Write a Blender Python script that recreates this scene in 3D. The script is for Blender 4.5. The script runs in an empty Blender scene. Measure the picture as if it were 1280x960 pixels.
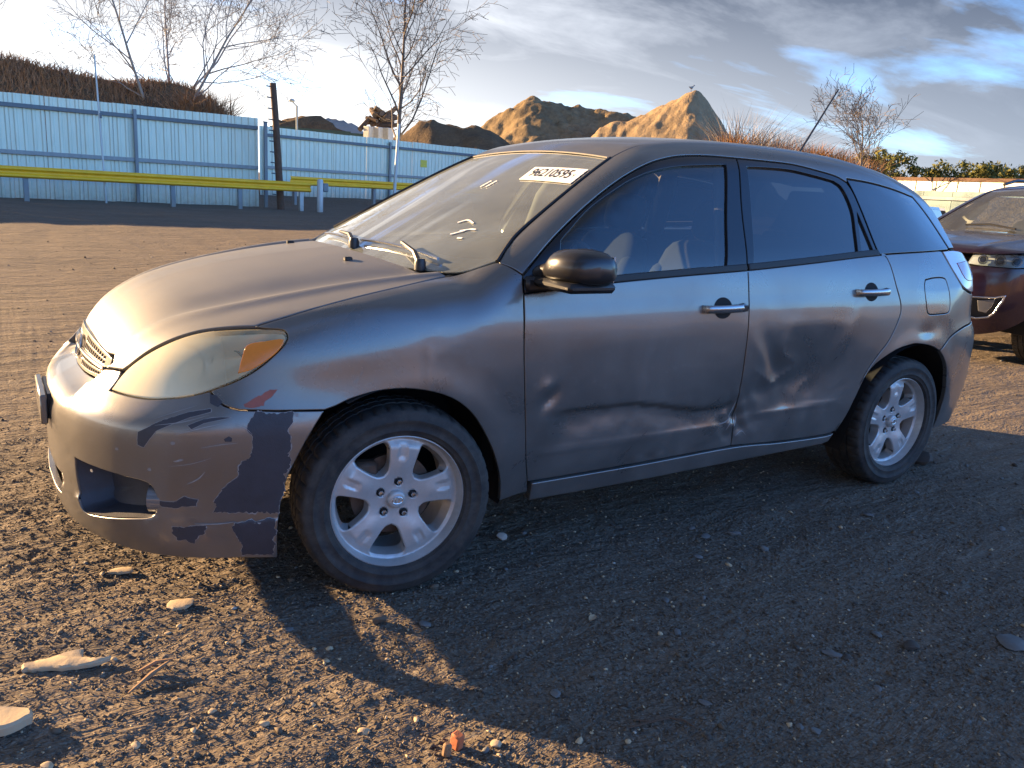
import bpy, math, random
import numpy as np
from mathutils import Vector, Matrix
from mathutils.geometry import delaunay_2d_cdt
random.seed(7); RNG = np.random.default_rng(7)
scene = bpy.context.scene
COL = scene.collection
# ------------------------------------------------------------------ camera
CAM_F, CAM_POS = 1030.0, (-1.04553, -3.07803, 1.29852)
CAM_YAW, CAM_PITCH, CAM_ROLL = -0.56848, -0.2341, 0.06274
def cam_axes():
    cy, sy = math.cos(CAM_YAW), math.sin(CAM_YAW)
    r = Vector((cy, sy, 0)); f = Vector((-sy, cy, 0)); u = Vector((0, 0, 1))
    cp, sp = math.cos(CAM_PITCH), math.sin(CAM_PITCH)
    f2 = f * cp + u * sp; u2 = u * cp - f * sp
    cr, sr = math.cos(CAM_ROLL), math.sin(CAM_ROLL)
    return r * cr + u2 * sr, u2 * cr - r * sr, f2
_r, _u, _f = cam_axes()
cam_data = bpy.data.cameras.new('camera'); cam = bpy.data.objects.new('camera', cam_data); COL.objects.link(cam)
cam_data.sensor_width = 36; cam_data.lens = CAM_F / 1280 * 36; cam_data.clip_end = 3000; cam_data.clip_start = .05
cam.matrix_world = Matrix(((_r.x, _u.x, -_f.x, CAM_POS[0]), (_r.y, _u.y, -_f.y, CAM_POS[1]), (_r.z, _u.z, -_f.z, CAM_POS[2]), (0, 0, 0, 1)))
scene.camera = cam
# ------------------------------------------------------------------ light
SUN_EL = math.radians(13.0); SUN_AZ = math.radians(-36)      # azimuth from +Y towards +X
SUN_DIR = Vector((math.sin(SUN_AZ) * math.cos(SUN_EL), math.cos(SUN_AZ) * math.cos(SUN_EL), math.sin(SUN_EL)))
sun_d = bpy.data.lights.new('sun', 'SUN'); sun_d.energy = 5.0; sun_d.angle = math.radians(.55); sun_d.color = (1.0, .66, .34)
sun = bpy.data.objects.new('sun', sun_d); COL.objects.link(sun)
sun.rotation_euler = SUN_DIR.to_track_quat('Z', 'Y').to_euler(); sun.location = SUN_DIR * 60
world = bpy.data.worlds.new('World'); scene.world = world; world.use_nodes = True
def build_world():
    nt = world.node_tree; nt.nodes.clear(); N = nt.nodes.new; L = nt.links.new
    out = N('ShaderNodeOutputWorld'); bg = N('ShaderNodeBackground'); bg.inputs['Strength'].default_value = .125
    sky = N('ShaderNodeTexSky'); sky.sky_type = 'NISHITA'; sky.sun_disc = False
    sky.sun_elevation = SUN_EL; sky.sun_rotation = SUN_AZ; sky.air_density = 1.0; sky.dust_density = .4; sky.ozone_density = 4.0
    geo = N('ShaderNodeNewGeometry'); sep = N('ShaderNodeSeparateXYZ')
    neg = N('ShaderNodeVectorMath'); neg.operation = 'SCALE'; neg.inputs['Scale'].default_value = -1.0
    L(geo.outputs['Incoming'], neg.inputs[0]); L(neg.outputs[0], sep.inputs[0])
    def math_(op, a, b=None, clamp=False):
        n = N('ShaderNodeMath'); n.operation = op; n.use_clamp = clamp
        for i, v in enumerate((a, b)):
            if v is None: continue
            if isinstance(v, (int, float)): n.inputs[i].default_value = v
            else: L(v, n.inputs[i])
        return n.outputs[0]
    zc = math_('ADD', math_('MAXIMUM', sep.outputs['Z'], 0.0), .16)
    comb = N('ShaderNodeCombineXYZ')
    L(math_('DIVIDE', sep.outputs['X'], zc), comb.inputs[0]); L(math_('DIVIDE', sep.outputs['Y'], zc), comb.inputs[1])
    mp = N('ShaderNodeMapping'); mp.inputs['Rotation'].default_value = (0, 0, math.radians(24)); mp.inputs['Scale'].default_value = (.85, 1.7, 1)
    mp.inputs['Location'].default_value = (.35, 1.15, 0)
    L(comb.outputs[0], mp.inputs[0])
    def noise(scale, detail, rough, dist, vec=mp.outputs[0]):
        n = N('ShaderNodeTexNoise'); n.inputs['Scale'].default_value = scale; n.inputs['Detail'].default_value = detail
        n.inputs['Roughness'].default_value = rough; n.inputs['Distortion'].default_value = dist; L(vec, n.inputs['Vector']); return n.outputs['Fac']
    def ramp(fac, pts):
        r = N('ShaderNodeValToRGB'); L(fac, r.inputs[0]); e = r.color_ramp.elements
        e[0].position, e[0].color = pts[0][0], (*pts[0][1], 1); e[1].position, e[1].color = pts[-1][0], (*pts[-1][1], 1)
        for p_, c_ in pts[1:-1]:
            q = e.new(p_); q.color = (*c_, 1)
        return r.outputs[0]
    def mix(fac, a, b, mode='MIX'):
        m = N('ShaderNodeMix'); m.data_type = 'RGBA'; m.blend_type = mode
        for s_, v in ((m.inputs[0], fac), (m.inputs[6], a), (m.inputs[7], b)):
            if isinstance(v, (int, float)): s_.default_value = v
            elif isinstance(v, tuple): s_.default_value = (*v, 1)
            else: L(v, s_)
        return m.outputs[2]
    cover = ramp(noise(.62, 9, .56, .35), [(.30, (0, 0, 0)), (.46, (1, 1, 1))])
    thick = ramp(noise(1.05, 8, .6, .5), [(.27, (0, 0, 0)), (.50, (1, 1, 1))])
    # forward scattering: cloud edges towards the low sun glow
    dot = N('ShaderNodeVectorMath'); dot.operation = 'DOT_PRODUCT'; L(neg.outputs[0], dot.inputs[0]); dot.inputs[1].default_value = SUN_DIR
    toward = math_('POWER', math_('MAXIMUM', math_('MULTIPLY', math_('ADD', dot.outputs['Value'], 1.0), .5), 0.0), 4.0)
    lit = mix(toward, (.70, .82, 1.05), (4.2, 4.1, 3.95))
    dark = mix(toward, (.20, .25, .36), (.56, .62, .78))
    high = ramp(sep.outputs['Z'], [(.03, (0, 0, 0)), (.22, (1, 1, 1))])
    cloud = mix(math_('MULTIPLY', thick, high), lit, dark)
    fac = math_('MULTIPLY', cover, ramp(toward, [(.003, (.10, .10, .10)), (.028, (.97, .97, .97))]), True)
    # thin bright veil of haze low over the horizon on the sun's side
    low = math_('POWER', math_('SUBTRACT', 1.0, math_('MINIMUM', math_('MAXIMUM', sep.outputs['Z'], 0.0), 1.0)), 9.0)
    veil = math_('MULTIPLY', math_('MULTIPLY', low, toward), 1.6, True)
    clear = mix(1.0, sky.outputs[0], (.76, .96, 1.26), 'MULTIPLY')          # white balance of the clear sky
    base = mix(fac, clear, cloud)
    tot = mix(veil, base, (4.4, 4.3, 4.1))
    L(tot, bg.inputs['Color']); L(bg.outputs[0], out.inputs[0])
build_world()
vs = scene.view_settings; vs.view_transform = 'Standard'; vs.look = 'None'; vs.exposure = 2.1; vs.gamma = 1; vs.use_curve_mapping = False
# ------------------------------------------------------------------ helpers
def _pchip(xs, ys, x):
    xs = np.asarray(xs, float); ys = np.asarray(ys, float); h = np.diff(xs); d = np.diff(ys) / h
    m = np.zeros(len(xs)); m[1:-1] = np.where(d[:-1] * d[1:] > 0, 2 * d[:-1] * d[1:] / (d[:-1] + d[1:] + 1e-12), 0); m[0] = d[0]; m[-1] = d[-1]
    i = np.clip(np.searchsorted(xs, x) - 1, 0, len(h) - 1); t = (x - xs[i]) / h[i]
    return (ys[i] * (2 * t**3 - 3 * t**2 + 1) + h[i] * m[i] * (t**3 - 2 * t**2 + t) + ys[i + 1] * (-2 * t**3 + 3 * t**2) + h[i] * m[i + 1] * (t**3 - t**2))
class Curve:                                    # smooth 1-D curve through points, slightly blurred
    def __init__(s, pts, blur=.03):
        pts = sorted(pts); xs = [p[0] for p in pts]; ys = [p[1] for p in pts]
        s.t = np.linspace(xs[0] - .5, xs[-1] + .5, 3000)
        d0 = (ys[1] - ys[0]) / (xs[1] - xs[0]); d1 = (ys[-1] - ys[-2]) / (xs[-1] - xs[-2])
        y = _pchip(xs, ys, np.clip(s.t, xs[0], xs[-1])) + np.where(s.t < xs[0], (s.t - xs[0]) * d0, 0) + np.where(s.t > xs[-1], (s.t - xs[-1]) * d1, 0)
        if blur > 0:
            st = s.t[1] - s.t[0]; k = int(3 * blur / st) + 1; g = np.exp(-.5 * (np.arange(-k, k + 1) * st / blur)**2); g /= g.sum()
            y = np.convolve(np.r_[y[0] + d0 * st * np.arange(-k, 0), y, y[-1] + d1 * st * np.arange(1, k + 1)], g, 'valid')
        s.y = y
    def __call__(s, x): return np.interp(x, s.t, s.y)
def smax(a, b, k):
    h = np.maximum(k - np.abs(a - b), 0) / k
    return np.maximum(a, b) + h * h * k * .25
def sstep(a, b, x):
    t = np.clip((x - a) / (b - a), 0, 1); return t * t * (3 - 2 * t)
def gauss(x, s): return np.exp(-.5 * (x / s)**2)
def empty(name, loc, label, cat, group=None, rotz=0):
    o = bpy.data.objects.new(name, None); COL.objects.link(o); o.location = loc; o.rotation_euler = (0, 0, rotz); o.empty_display_size = .2
    tag(o, label, cat, group); return o
def tag(o, label=None, cat=None, group=None, kind=None):
    if label: o['label'] = label
    if cat: o['category'] = cat
    if group: o['group'] = group
    if kind: o['kind'] = kind
    return o
def link(name, me, parent=None, mat=None, keep=True):
    """link a mesh; with keep, its vertices are in world space and stay there under the parent"""
    o = bpy.data.objects.new(name, me); COL.objects.link(o)
    if mat is not None:
        for m in (mat if isinstance(mat, (list, tuple)) else [mat]): me.materials.append(m)
    if parent is not None:
        o.parent = parent
        if keep: o.matrix_parent_inverse = world_mat(parent).inverted()
    return o
def world_mat(o):
    m = Matrix.LocRotScale(o.location, o.rotation_euler.to_quaternion(), o.scale)
    return world_mat(o.parent) @ o.matrix_parent_inverse @ m if o.parent else m
def mesh(name, V, Fc, smooth=False, auto=None):
    me = bpy.data.meshes.new(name)
    me.from_pydata([tuple(v) for v in V], [], [tuple(f) for f in Fc], shade_flat=not (smooth or auto))
    if auto: me.set_sharp_from_angle(angle=math.radians(auto))
    return me
class MB:                                       # collects boxes, tubes and lathes for ONE part
    def __init__(s): s.V = []; s.F = []; s.M = []
    def add(s, V, Fc, mi=0):
        n = len(s.V); s.V += [tuple(v) for v in V]; s.F += [tuple(i + n for i in f) for f in Fc]; s.M += [mi] * len(Fc); return s
    def box(s, a, b, mi=0, bev=0.0, M=None):
        (x0, y0, z0), (x1, y1, z1) = a, b
        if bev <= 0:
            V = [(x, y, z) for z in (z0, z1) for y in (y0, y1) for x in (x0, x1)]
            Fc = [(0, 2, 3, 1), (4, 5, 7, 6), (0, 1, 5, 4), (2, 6, 7, 3), (0, 4, 6, 2), (1, 3, 7, 5)]
        else:
            c = [(x0 + x1) / 2, (y0 + y1) / 2, (z0 + z1) / 2]; h = [abs(x1 - x0) / 2, abs(y1 - y0) / 2, abs(z1 - z0) / 2]; b_ = min(bev, min(h) * .95)
            V = []; idx = {}
            for sx in (-1, 1):
                for sy in (-1, 1):
                    for sz in (-1, 1):
                        for k in range(3):
                            p = [c[i] + (sx, sy, sz)[i] * (h[i] - (0 if i == k else b_)) for i in range(3)]
                            idx[(sx, sy, sz, k)] = len(V); V.append(p)
            Fc = []
            for k in range(3):
                i, j = [(1, 2), (2, 0), (0, 1)][k]
                for sg in (-1, 1):
                    def key(a_, b2):
                        q = [0, 0, 0]; q[k] = sg; q[i] = a_; q[j] = b2; return idx[(*q, k)]
                    f = [key(-1, -1), key(1, -1), key(1, 1), key(-1, 1)]; Fc.append(f if sg > 0 else f[::-1])
                for a_ in (-1, 1):
                    for b2 in (-1, 1):
                        def kk(sk, kk_):
                            q = [0, 0, 0]; q[k] = sk; q[i] = a_; q[j] = b2; return idx[(*q, kk_)]
                        f = [kk(-1, i), kk(1, i), kk(1, j), kk(-1, j)]; Fc.append(f if a_ * b2 < 0 else f[::-1])
            for sx in (-1, 1):
                for sy in (-1, 1):
                    for sz in (-1, 1):
                        f = [idx[(sx, sy, sz, 0)], idx[(sx, sy, sz, 1)], idx[(sx, sy, sz, 2)]]; Fc.append(f if sx * sy * sz > 0 else f[::-1])
        if M is not None: V = [M @ Vector(v) for v in V]
        return s.add(V, Fc, mi)
    def tube(s, pts, rad, n=8, mi=0, caps=True):
        pts = [Vector(p) for p in pts]; rad = rad if hasattr(rad, '__len__') else [rad] * len(pts); V = []; Fc = []
        up = None
        for i, p in enumerate(pts):
            d = (pts[min(i + 1, len(pts) - 1)] - pts[max(i - 1, 0)]).normalized()
            if up is None: up = d.orthogonal().normalized()
            else: up = (up - d * up.dot(d)); up = up.normalized() if up.length > 1e-6 else d.orthogonal().normalized()
            w = d.cross(up)
            for k in range(n):
                a = 2 * math.pi * k / n; V.append(p + (up * math.cos(a) + w * math.sin(a)) * rad[i])
        for i in range(len(pts) - 1):
            for k in range(n): Fc.append((i * n + k, i * n + (k + 1) % n, (i + 1) * n + (k + 1) % n, (i + 1) * n + k))
        if caps: Fc.append(tuple(range(n - 1, -1, -1))); Fc.append(tuple((len(pts) - 1) * n + k for k in range(n)))
        return s.add(V, Fc, mi)
    def lathe(s, prof, n, axis='y', c=(0, 0, 0), mi=0, closed=False, fn=None):
        """prof: (radius, along) pairs, turned about the axis through c"""
        V = []; Fc = []; m = len(prof)
        for k in range(n):
            a = 2 * math.pi * k / n; ca, sa = math.cos(a), math.sin(a)
            for j, (r, h) in enumerate(prof):
                if fn: r, h = fn(k, j, r, h)
                V.append((c[0] + r * ca, c[1] + h, c[2] + r * sa) if axis == 'y' else ((c[0] + r * ca, c[1] + r * sa, c[2] + h) if axis == 'z' else (c[0] + h, c[1] + r * ca, c[2] + r * sa)))
        for k in range(n):
            k2 = (k + 1) % n
            for j in range(m if closed else m - 1):
                j2 = (j + 1) % m; Fc.append((k * m + j, k * m + j2, k2 * m + j2, k2 * m + j))
        return s.add(V, Fc, mi)
    def build(s, name, mat=None, parent=None, auto=40, keep=True):
        me = mesh(name, s.V, s.F, auto=auto)
        o = link(name, me, parent, mat, keep)
        if any(s.M): me.polygons.foreach_set('material_index', s.M)
        me.validate(); return o
# ---- 2-D outlines
def spl(pts, n=8):
    """open Catmull-Rom through pts"""
    P = np.asarray(pts, float)
    if len(P) < 3: return [tuple(P[0] + (P[-1] - P[0]) * t) for t in np.linspace(0, 1, max(2, n))]
    Q = np.vstack([2 * P[0] - P[1], P, 2 * P[-1] - P[-2]]); out = []
    for i in range(1, len(Q) - 2):
        a, b, c, d = Q[i - 1:i + 3]
        for t in np.linspace(0, 1, n, endpoint=False):
            out.append(tuple(.5 * (2 * b + (c - a) * t + (2 * a - 5 * b + 4 * c - d) * t * t + (3 * b - a - 3 * c + d) * t**3)))
    out.append(tuple(P[-1])); return out
def join(*edges):
    out = []
    for e in edges:
        for p in e:
            if not out or math.dist(p, out[-1]) > 1e-4: out.append(tuple(map(float, p)))
    if math.dist(out[0], out[-1]) < 1e-4: out.pop()
    return out
def area2(L):
    a = np.asarray(L); x, y = a[:, 0], a[:, 1]; return .5 * np.sum(x * np.roll(y, -1) - np.roll(x, -1) * y)
def resample(L, step):
    out = []
    for i in range(len(L)):
        a = np.array(L[i]); b = np.array(L[(i + 1) % len(L)]); n = max(1, int(np.ceil(np.linalg.norm(b - a) / step)))
        for k in range(n): out.append(tuple(a + (b - a) * k / n))
    return out
def offset(L, d):
    """move a CCW loop inwards by d"""
    P = np.asarray(L); e1 = P - np.roll(P, 1, 0); e2 = np.roll(P, -1, 0) - P
    e1 /= np.linalg.norm(e1, axis=1)[:, None] + 1e-12; e2 /= np.linalg.norm(e2, axis=1)[:, None] + 1e-12
    n1 = np.c_[-e1[:, 1], e1[:, 0]]; n2 = np.c_[-e2[:, 1], e2[:, 0]]; m = n1 + n2; m /= np.linalg.norm(m, axis=1)[:, None] + 1e-12
    k = 1 / np.clip((m * n1).sum(1), .5, 1)
    return [tuple(v) for v in P + m * (d * k)[:, None]]
def inside(P, L):
    P = np.asarray(P); L = np.asarray(L); c = np.zeros(len(P), bool); j = len(L) - 1
    for i in range(len(L)):
        xi, yi = L[i]; xj, yj = L[j]
        if yi != yj:
            c ^= ((yi > P[:, 1]) != (yj > P[:, 1])) & (P[:, 0] < (xj - xi) * (P[:, 1] - yi) / (yj - yi) + xi)
        j = i
    return c
def fill2d(loop, holes, step):
    pts = list(loop); edges = [(i, (i + 1) % len(loop)) for i in range(len(loop))]
    for h in holes:
        n = len(pts); pts += list(h); edges += [(n + i, n + (i + 1) % len(h)) for i in range(len(h))]
    B = np.asarray(pts); lo = np.asarray(loop).min(0); hi = np.asarray(loop).max(0)
    g = np.array([(x, y) for y in np.arange(lo[1] + step * .5, hi[1], step) for x in np.arange(lo[0] + step * .5, hi[0], step)])
    if len(g):
        ok = inside(g, loop)
        for h in holes: ok &= ~inside(g, h)
        g = g[ok]
        if len(g):
            dmin = np.full(len(g), 9.)
            for b0 in range(0, len(B), 400):
                dmin = np.minimum(dmin, np.sqrt(((g[:, None, :] - B[None, b0:b0 + 400, :])**2).sum(2)).min(1))
            g = g[dmin > step * .45]
    allp = [Vector(p) for p in pts] + [Vector(p) for p in g]
    v, e, f, ov, oe, of = delaunay_2d_cdt(allp, edges, [], 0, 1e-7)
    v2 = np.array([(q.x, q.y) for q in v]); f = np.array([tuple(t) for t in f])
    cen = v2[f].mean(1); ok = inside(cen, loop)
    for h in holes: ok &= ~inside(cen, h)
    inv = {}
    for i, o in enumerate(ov):
        for q in o: inv[q] = i
    return v2, f[ok], [inv[i] for i in range(len(pts))]
# ---- surface domains: (u,v) -> point and normal of an implicit body field
class Dom:
    def __init__(s, f, kind, lo, hi, a=(0, 0), R=1.0, org=(0, 0, 0), off=0.0):
        s.f, s.kind, s.lo, s.hi, s.a, s.R, s.org, s.off = f, kind, lo, hi, a, R, np.array(org), off
    def ray(s, uv):
        u, v = uv[:, 0], uv[:, 1]; z = np.zeros_like(u); o = np.ones_like(u)
        if s.kind == 'side': return np.c_[u, z, v], np.c_[z, -o, z]
        if s.kind == 'plan': return np.c_[u, v, z], np.c_[z, z, o]
        if s.kind == 'cyl': th = u / s.R; return np.c_[z + s.a[0], z, v], np.c_[-np.cos(th), -np.sin(th), z]
        if s.kind == 'roll': ph = v / s.R; return np.c_[u, z + s.a[0], z + s.a[1]], np.c_[z, -np.cos(ph), np.sin(ph)]
    def inv(s, P):
        P = np.asarray(P, float)
        if s.kind == 'side': return [(p[0], p[2]) for p in P]
        if s.kind == 'plan': return [(p[0], p[1]) for p in P]
        if s.kind == 'cyl': return [(math.atan2(-p[1], s.a[0] - p[0]) * s.R, p[2]) for p in P]
        if s.kind == 'roll': return [(p[0], math.atan2(p[2] - s.a[1], s.a[0] - p[1]) * s.R) for p in P]
    def raw(s, uv):
        O, D = s.ray(np.asarray(uv, float)); a = np.full(len(O), s.lo); b = np.full(len(O), s.hi)
        for _ in range(34):
            m = (a + b) / 2; q = O + D * m[:, None]; neg = s.f(q[:, 0], q[:, 1], q[:, 2]) < 0
            a = np.where(neg, m, a); b = np.where(neg, b, m)
        return O + D * ((a + b) / 2)[:, None]
    def nrm(s, P, h=.003):
        g = np.stack([s.f(*(P + np.eye(3)[i] * h).T) - s.f(*(P - np.eye(3)[i] * h).T) for i in range(3)], 1)
        return g / (np.linalg.norm(g, axis=1)[:, None] + 1e-12)
    def pos(s, uv):
        P = s.raw(uv); n = s.nrm(P); return P + n * s.off, n
def panel(name, mat, parent, dom, loop, holes=(), step=.025, inset=.002, bevel=.003, drop=.0018, depth=.012, mirror=False, off=0.0, res=None):
    """a body panel: an outline filled on the surface, with a rounded edge and a flange turned inwards"""
    loop = list(loop); loop = loop if area2(loop) > 0 else loop[::-1]; loop = resample(loop, res or step * 1.2)
    hs = []
    for h in holes:
        h = list(h); h = h if area2(h) < 0 else h[::-1]; hs.append(resample(h, res or step * 1.2))
    rings = [loop] + hs
    rA = [offset(r, inset) for r in rings]; rB = [offset(r, inset + bevel) for r in rings]
    v2, tri, idx = fill2d(rB[0], rB[1:], step)
    P, n = dom.pos(v2); P = P + n * off
    fn = np.cross(P[tri[:, 1]] - P[tri[:, 0]], P[tri[:, 2]] - P[tri[:, 0]]); flip = (fn * n[tri[:, 0]]).sum() < 0
    V = [*P]; Nn = [*n]; Fc = [tuple(t[::-1]) if flip else tuple(t) for t in tri]
    k0 = 0
    for r, a_ in zip(rings, rA):
        bi = idx[k0:k0 + len(r)]; k0 += len(r)
        pa, na = dom.pos(np.asarray(a_)); pa = pa + na * off
        out = pa - P[bi]; out /= np.linalg.norm(out, axis=1)[:, None] + 1e-9
        m = len(r); b0 = len(V)
        V += [*(pa - na * drop)]; Nn += [*((na * .55 + out * .83))]
        c0 = len(V); V += [*(pa - na * drop)]; Nn += [*out]
        V += [*(pa - na * depth)]; Nn += [*out]
        for i in range(m):
            j = (i + 1) % m
            q = [(bi[i], b0 + i, b0 + j, bi[j]), (c0 + i, c0 + m + i, c0 + m + j, c0 + j)]
            Fc += [f if not flip else f[::-1] for f in [t[::-1] if False else t for t in q]]
    V = np.array(V); Nn = np.array(Nn); Nn /= np.linalg.norm(Nn, axis=1)[:, None] + 1e-9
    # make every face agree with its normals
    FF = []
    for f in Fc:
        a, b, c = V[f[0]], V[f[1]], V[f[2]]; w = np.cross(b - a, c - a)
        FF.append(f[::-1] if w @ (Nn[f[0]] + Nn[f[1]] + Nn[f[2]]) < 0 else f)
    if mirror:
        V[:, 1] *= -1; Nn[:, 1] *= -1; FF = [f[::-1] for f in FF]
    V = V + dom.org
    me = mesh(name, V, FF, smooth=True)
    me.normals_split_custom_set_from_vertices([tuple(q) for q in Nn])
    return link(name, me, parent, mat)
def patch(name, mat, parent, dom, loop, step=.02, off=.001, mirror=False, res=None):
    """a thin skin lying on a surface (decal, peeled paint, glass band)"""
    loop = list(loop); loop = loop if area2(loop) > 0 else loop[::-1]; loop = resample(loop, res or step)
    v2, tri, idx = fill2d(loop, [], step); P, n = dom.pos(v2); m = len(idx)
    top = P + n * off; ring = top[idx]; low = ring - n[idx] * (off + .0015)
    V = np.vstack([top, ring, low]); nv = len(top); Nn = np.vstack([n, n[idx], n[idx]])
    Fc = [tuple(t) for t in tri] + [(nv + i, nv + m + i, nv + m + (i + 1) % m, nv + (i + 1) % m) for i in range(m)]
    FF = []
    for f in Fc[:len(tri)]:
        w = np.cross(V[f[1]] - V[f[0]], V[f[2]] - V[f[0]]); FF.append(f[::-1] if w @ n[f[0]] < 0 else f)
    FF += Fc[len(tri):]
    if mirror: V[:, 1] *= -1; Nn[:, 1] *= -1; FF = [f[::-1] for f in FF]
    V = V + dom.org
    me = mesh(name, V, FF, smooth=True); me.normals_split_custom_set_from_vertices([tuple(q) for q in Nn])
    return link(name, me, parent, mat)
def text_mesh(body, size=1.0, bold=0.0):
    c = bpy.data.curves.new('lettering', 'FONT'); c.body = body; c.size = size; c.align_x = 'CENTER'; c.align_y = 'CENTER'; c.offset = bold; c.resolution_u = 3
    o = bpy.data.objects.new('lettering', c); COL.objects.link(o)
    dg = bpy.context.evaluated_depsgraph_get(); me = bpy.data.meshes.new_from_object(o.evaluated_get(dg))
    V = np.array([v.co[:] for v in me.vertices]); Fc = [tuple(p_.vertices) for p_ in me.polygons]
    bpy.data.objects.remove(o); bpy.data.curves.remove(c); bpy.data.meshes.remove(me); return V, Fc
# ---- value noise on arrays
def vnoise(x, y, seed=0):
    xi = np.floor(x).astype(np.int64); yi = np.floor(y).astype(np.int64); fx = x - xi; fy = y - yi
    fx = fx * fx * (3 - 2 * fx); fy = fy * fy * (3 - 2 * fy)
    def h(a, b):
        n = (a * 374761393 + b * 668265263 + seed * 1442695041) & 0xffffffff
        n = ((n ^ (n >> 13)) * 1274126177) & 0xffffffff
        return ((n ^ (n >> 16)) & 0xffff) / 65535.0
    return (h(xi, yi) * (1 - fx) + h(xi + 1, yi) * fx) * (1 - fy) + (h(xi, yi + 1) * (1 - fx) + h(xi + 1, yi + 1) * fx) * fy
def fbm(x, y, o=4, seed=0, g=.5):
    a, s, t = 1.0, 0, 0
    for k in range(o): s = s + a * (vnoise(x * 2**k, y * 2**k, seed + k) - .5); t += a; a *= g
    return s / t * 2
# ------------------------------------------------------------------ materials
class NT:
    def __init__(s, name):
        s.m = bpy.data.materials.new(name); s.m.use_nodes = True; s.t = s.m.node_tree; s.b = s.t.nodes['Principled BSDF']; s.o = s.t.nodes['Material Output']
    def n(s, k): return s.t.nodes.new(k)
    def l(s, a, b): s.t.links.new(a, b)
    def coord(s, scale=(1, 1, 1), rot=(0, 0, 0), which='Object'):
        c = s.n('ShaderNodeTexCoord'); m = s.n('ShaderNodeMapping'); m.inputs['Scale'].default_value = scale; m.inputs['Rotation'].default_value = rot
        s.l(c.outputs[which], m.inputs[0]); return m.outputs[0]
    def noise(s, scale, detail=4, rough=.55, dist=0, vec=None):
        k = s.n('ShaderNodeTexNoise'); k.inputs['Scale'].default_value = scale; k.inputs['Detail'].default_value = detail; k.inputs['Roughness'].default_value = rough; k.inputs['Distortion'].default_value = dist
        if vec is not None: s.l(vec, k.inputs['Vector'])
        return k.outputs['Fac']
    def vor(s, scale, feat='F1', out='Distance', vec=None, rnd=1.0):
        k = s.n('ShaderNodeTexVoronoi'); k.feature = feat; k.inputs['Scale'].default_value = scale; k.inputs['Randomness'].default_value = rnd
        if vec is not None: s.l(vec, k.inputs['Vector'])
        return k.outputs[out]
    def ramp(s, fac, pts):
        r = s.n('ShaderNodeValToRGB'); s.l(fac, r.inputs[0]); e = r.color_ramp.elements
        c4 = lambda c: (c, c, c, 1) if isinstance(c, (int, float)) else (*c, 1)
        e[0].position, e[0].color = pts[0][0], c4(pts[0][1]); e[1].position, e[1].color = pts[-1][0], c4(pts[-1][1])
        for p_, c_ in pts[1:-1]: q = e.new(p_); q.color = c4(c_)
        return r.outputs[0]
    def mix(s, fac, a, b, mode='MIX'):
        m = s.n('ShaderNodeMix'); m.data_type = 'RGBA'; m.blend_type = mode
        for k, v in ((m.inputs[0], fac), (m.inputs[6], a), (m.inputs[7], b)):
            if isinstance(v, (int, float)): k.default_value = v
            elif isinstance(v, tuple): k.default_value = (*v, 1)
            else: s.l(v, k)
        return m.outputs[2]
    def math(s, op, a, b=None, clamp=False):
        m = s.n('ShaderNodeMath'); m.operation = op; m.use_clamp = clamp
        for i, v in enumerate((a, b)):
            if v is None: continue
            if isinstance(v, (int, float)): m.inputs[i].default_value = v
            else: s.l(v, m.inputs[i])
        return m.outputs[0]
    def set(s, **k):
        for a, v in k.items():
            i = s.b.inputs[a.replace('_', ' ')]
            if isinstance(v, (int, float)): i.default_value = v
            elif isinstance(v, tuple): i.default_value = (*v, 1) if len(v) == 3 else v
            else: s.l(v, i)
        return s
    def bump(s, h, strength=.3, dist=.01, extra=None):
        b = s.n('ShaderNodeBump'); b.inputs['Strength'].default_value = strength; b.inputs['Distance'].default_value = dist; s.l(h, b.inputs['Height'])
        if extra is not None: s.l(extra, b.inputs['Normal'])
        s.l(b.outputs[0], s.b.inputs['Normal']); return b.outputs[0]
def simple(name, col, rough=.5, metal=0.0, var=.15, vs_=6.0, bump=0.0, bs=60.0, **kw):
    k = NT(name); v = k.coord(); f = k.noise(vs_, 5, .6, 0, v)
    k.set(Base_Color=k.mix(f, tuple(c * (1 - var) for c in col), tuple(min(1, c * (1 + var)) for c in col)), Roughness=rough, Metallic=metal, **kw)
    if bump: k.bump(k.noise(bs, 4, .6, 0, v), bump, .004)
    return k.m
def paint(name, col, dust=(.30, .27, .23), dustamt=.22, rough=.30, coat=.8, metal=.75, flake=True):
    k = NT(name); v = k.coord(); sep = k.n('ShaderNodeSeparateXYZ'); k.l(v, sep.inputs[0])
    fl = k.noise(900, 2, .5, 0, v)
    base = k.mix(fl, tuple(c * .82 for c in col), tuple(c * 1.2 for c in col))
    # road dirt: thicker low on the body, blotchy everywhere
    low = k.math('MULTIPLY', k.ramp(sep.outputs['Z'], [(.18, 1.0), (.62, 0.0)]), .55)
    d = k.math('MULTIPLY', k.math('ADD', low, .55), k.ramp(k.noise(3.2, 8, .62, .6, v), [(.32, 0.0), (.75, 1.0)]))
    d = k.math('ADD', k.math('MULTIPLY', d, dustamt), k.math('MULTIPLY', k.ramp(k.noise(38, 5, .7, .2, v), [(.58, 0.0), (.8, 1.0)]), dustamt * .45), True)
    k.set(Base_Color=k.mix(d, base, dust), Metallic=k.math('MULTIPLY', k.math('SUBTRACT', 1.0, d), metal), Roughness=k.math('ADD', k.math('MULTIPLY', d, .5), rough, True),
          Coat_Weight=k.math('MULTIPLY', k.math('SUBTRACT', 1.0, d), coat), Coat_Roughness=k.math('ADD', k.math('MULTIPLY', k.noise(14, 5, .6, 0, v), .10), .03))
    k.bump(k.noise(2.4, 2, .4, 0, v), .05, .02)
    return k.m
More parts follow.
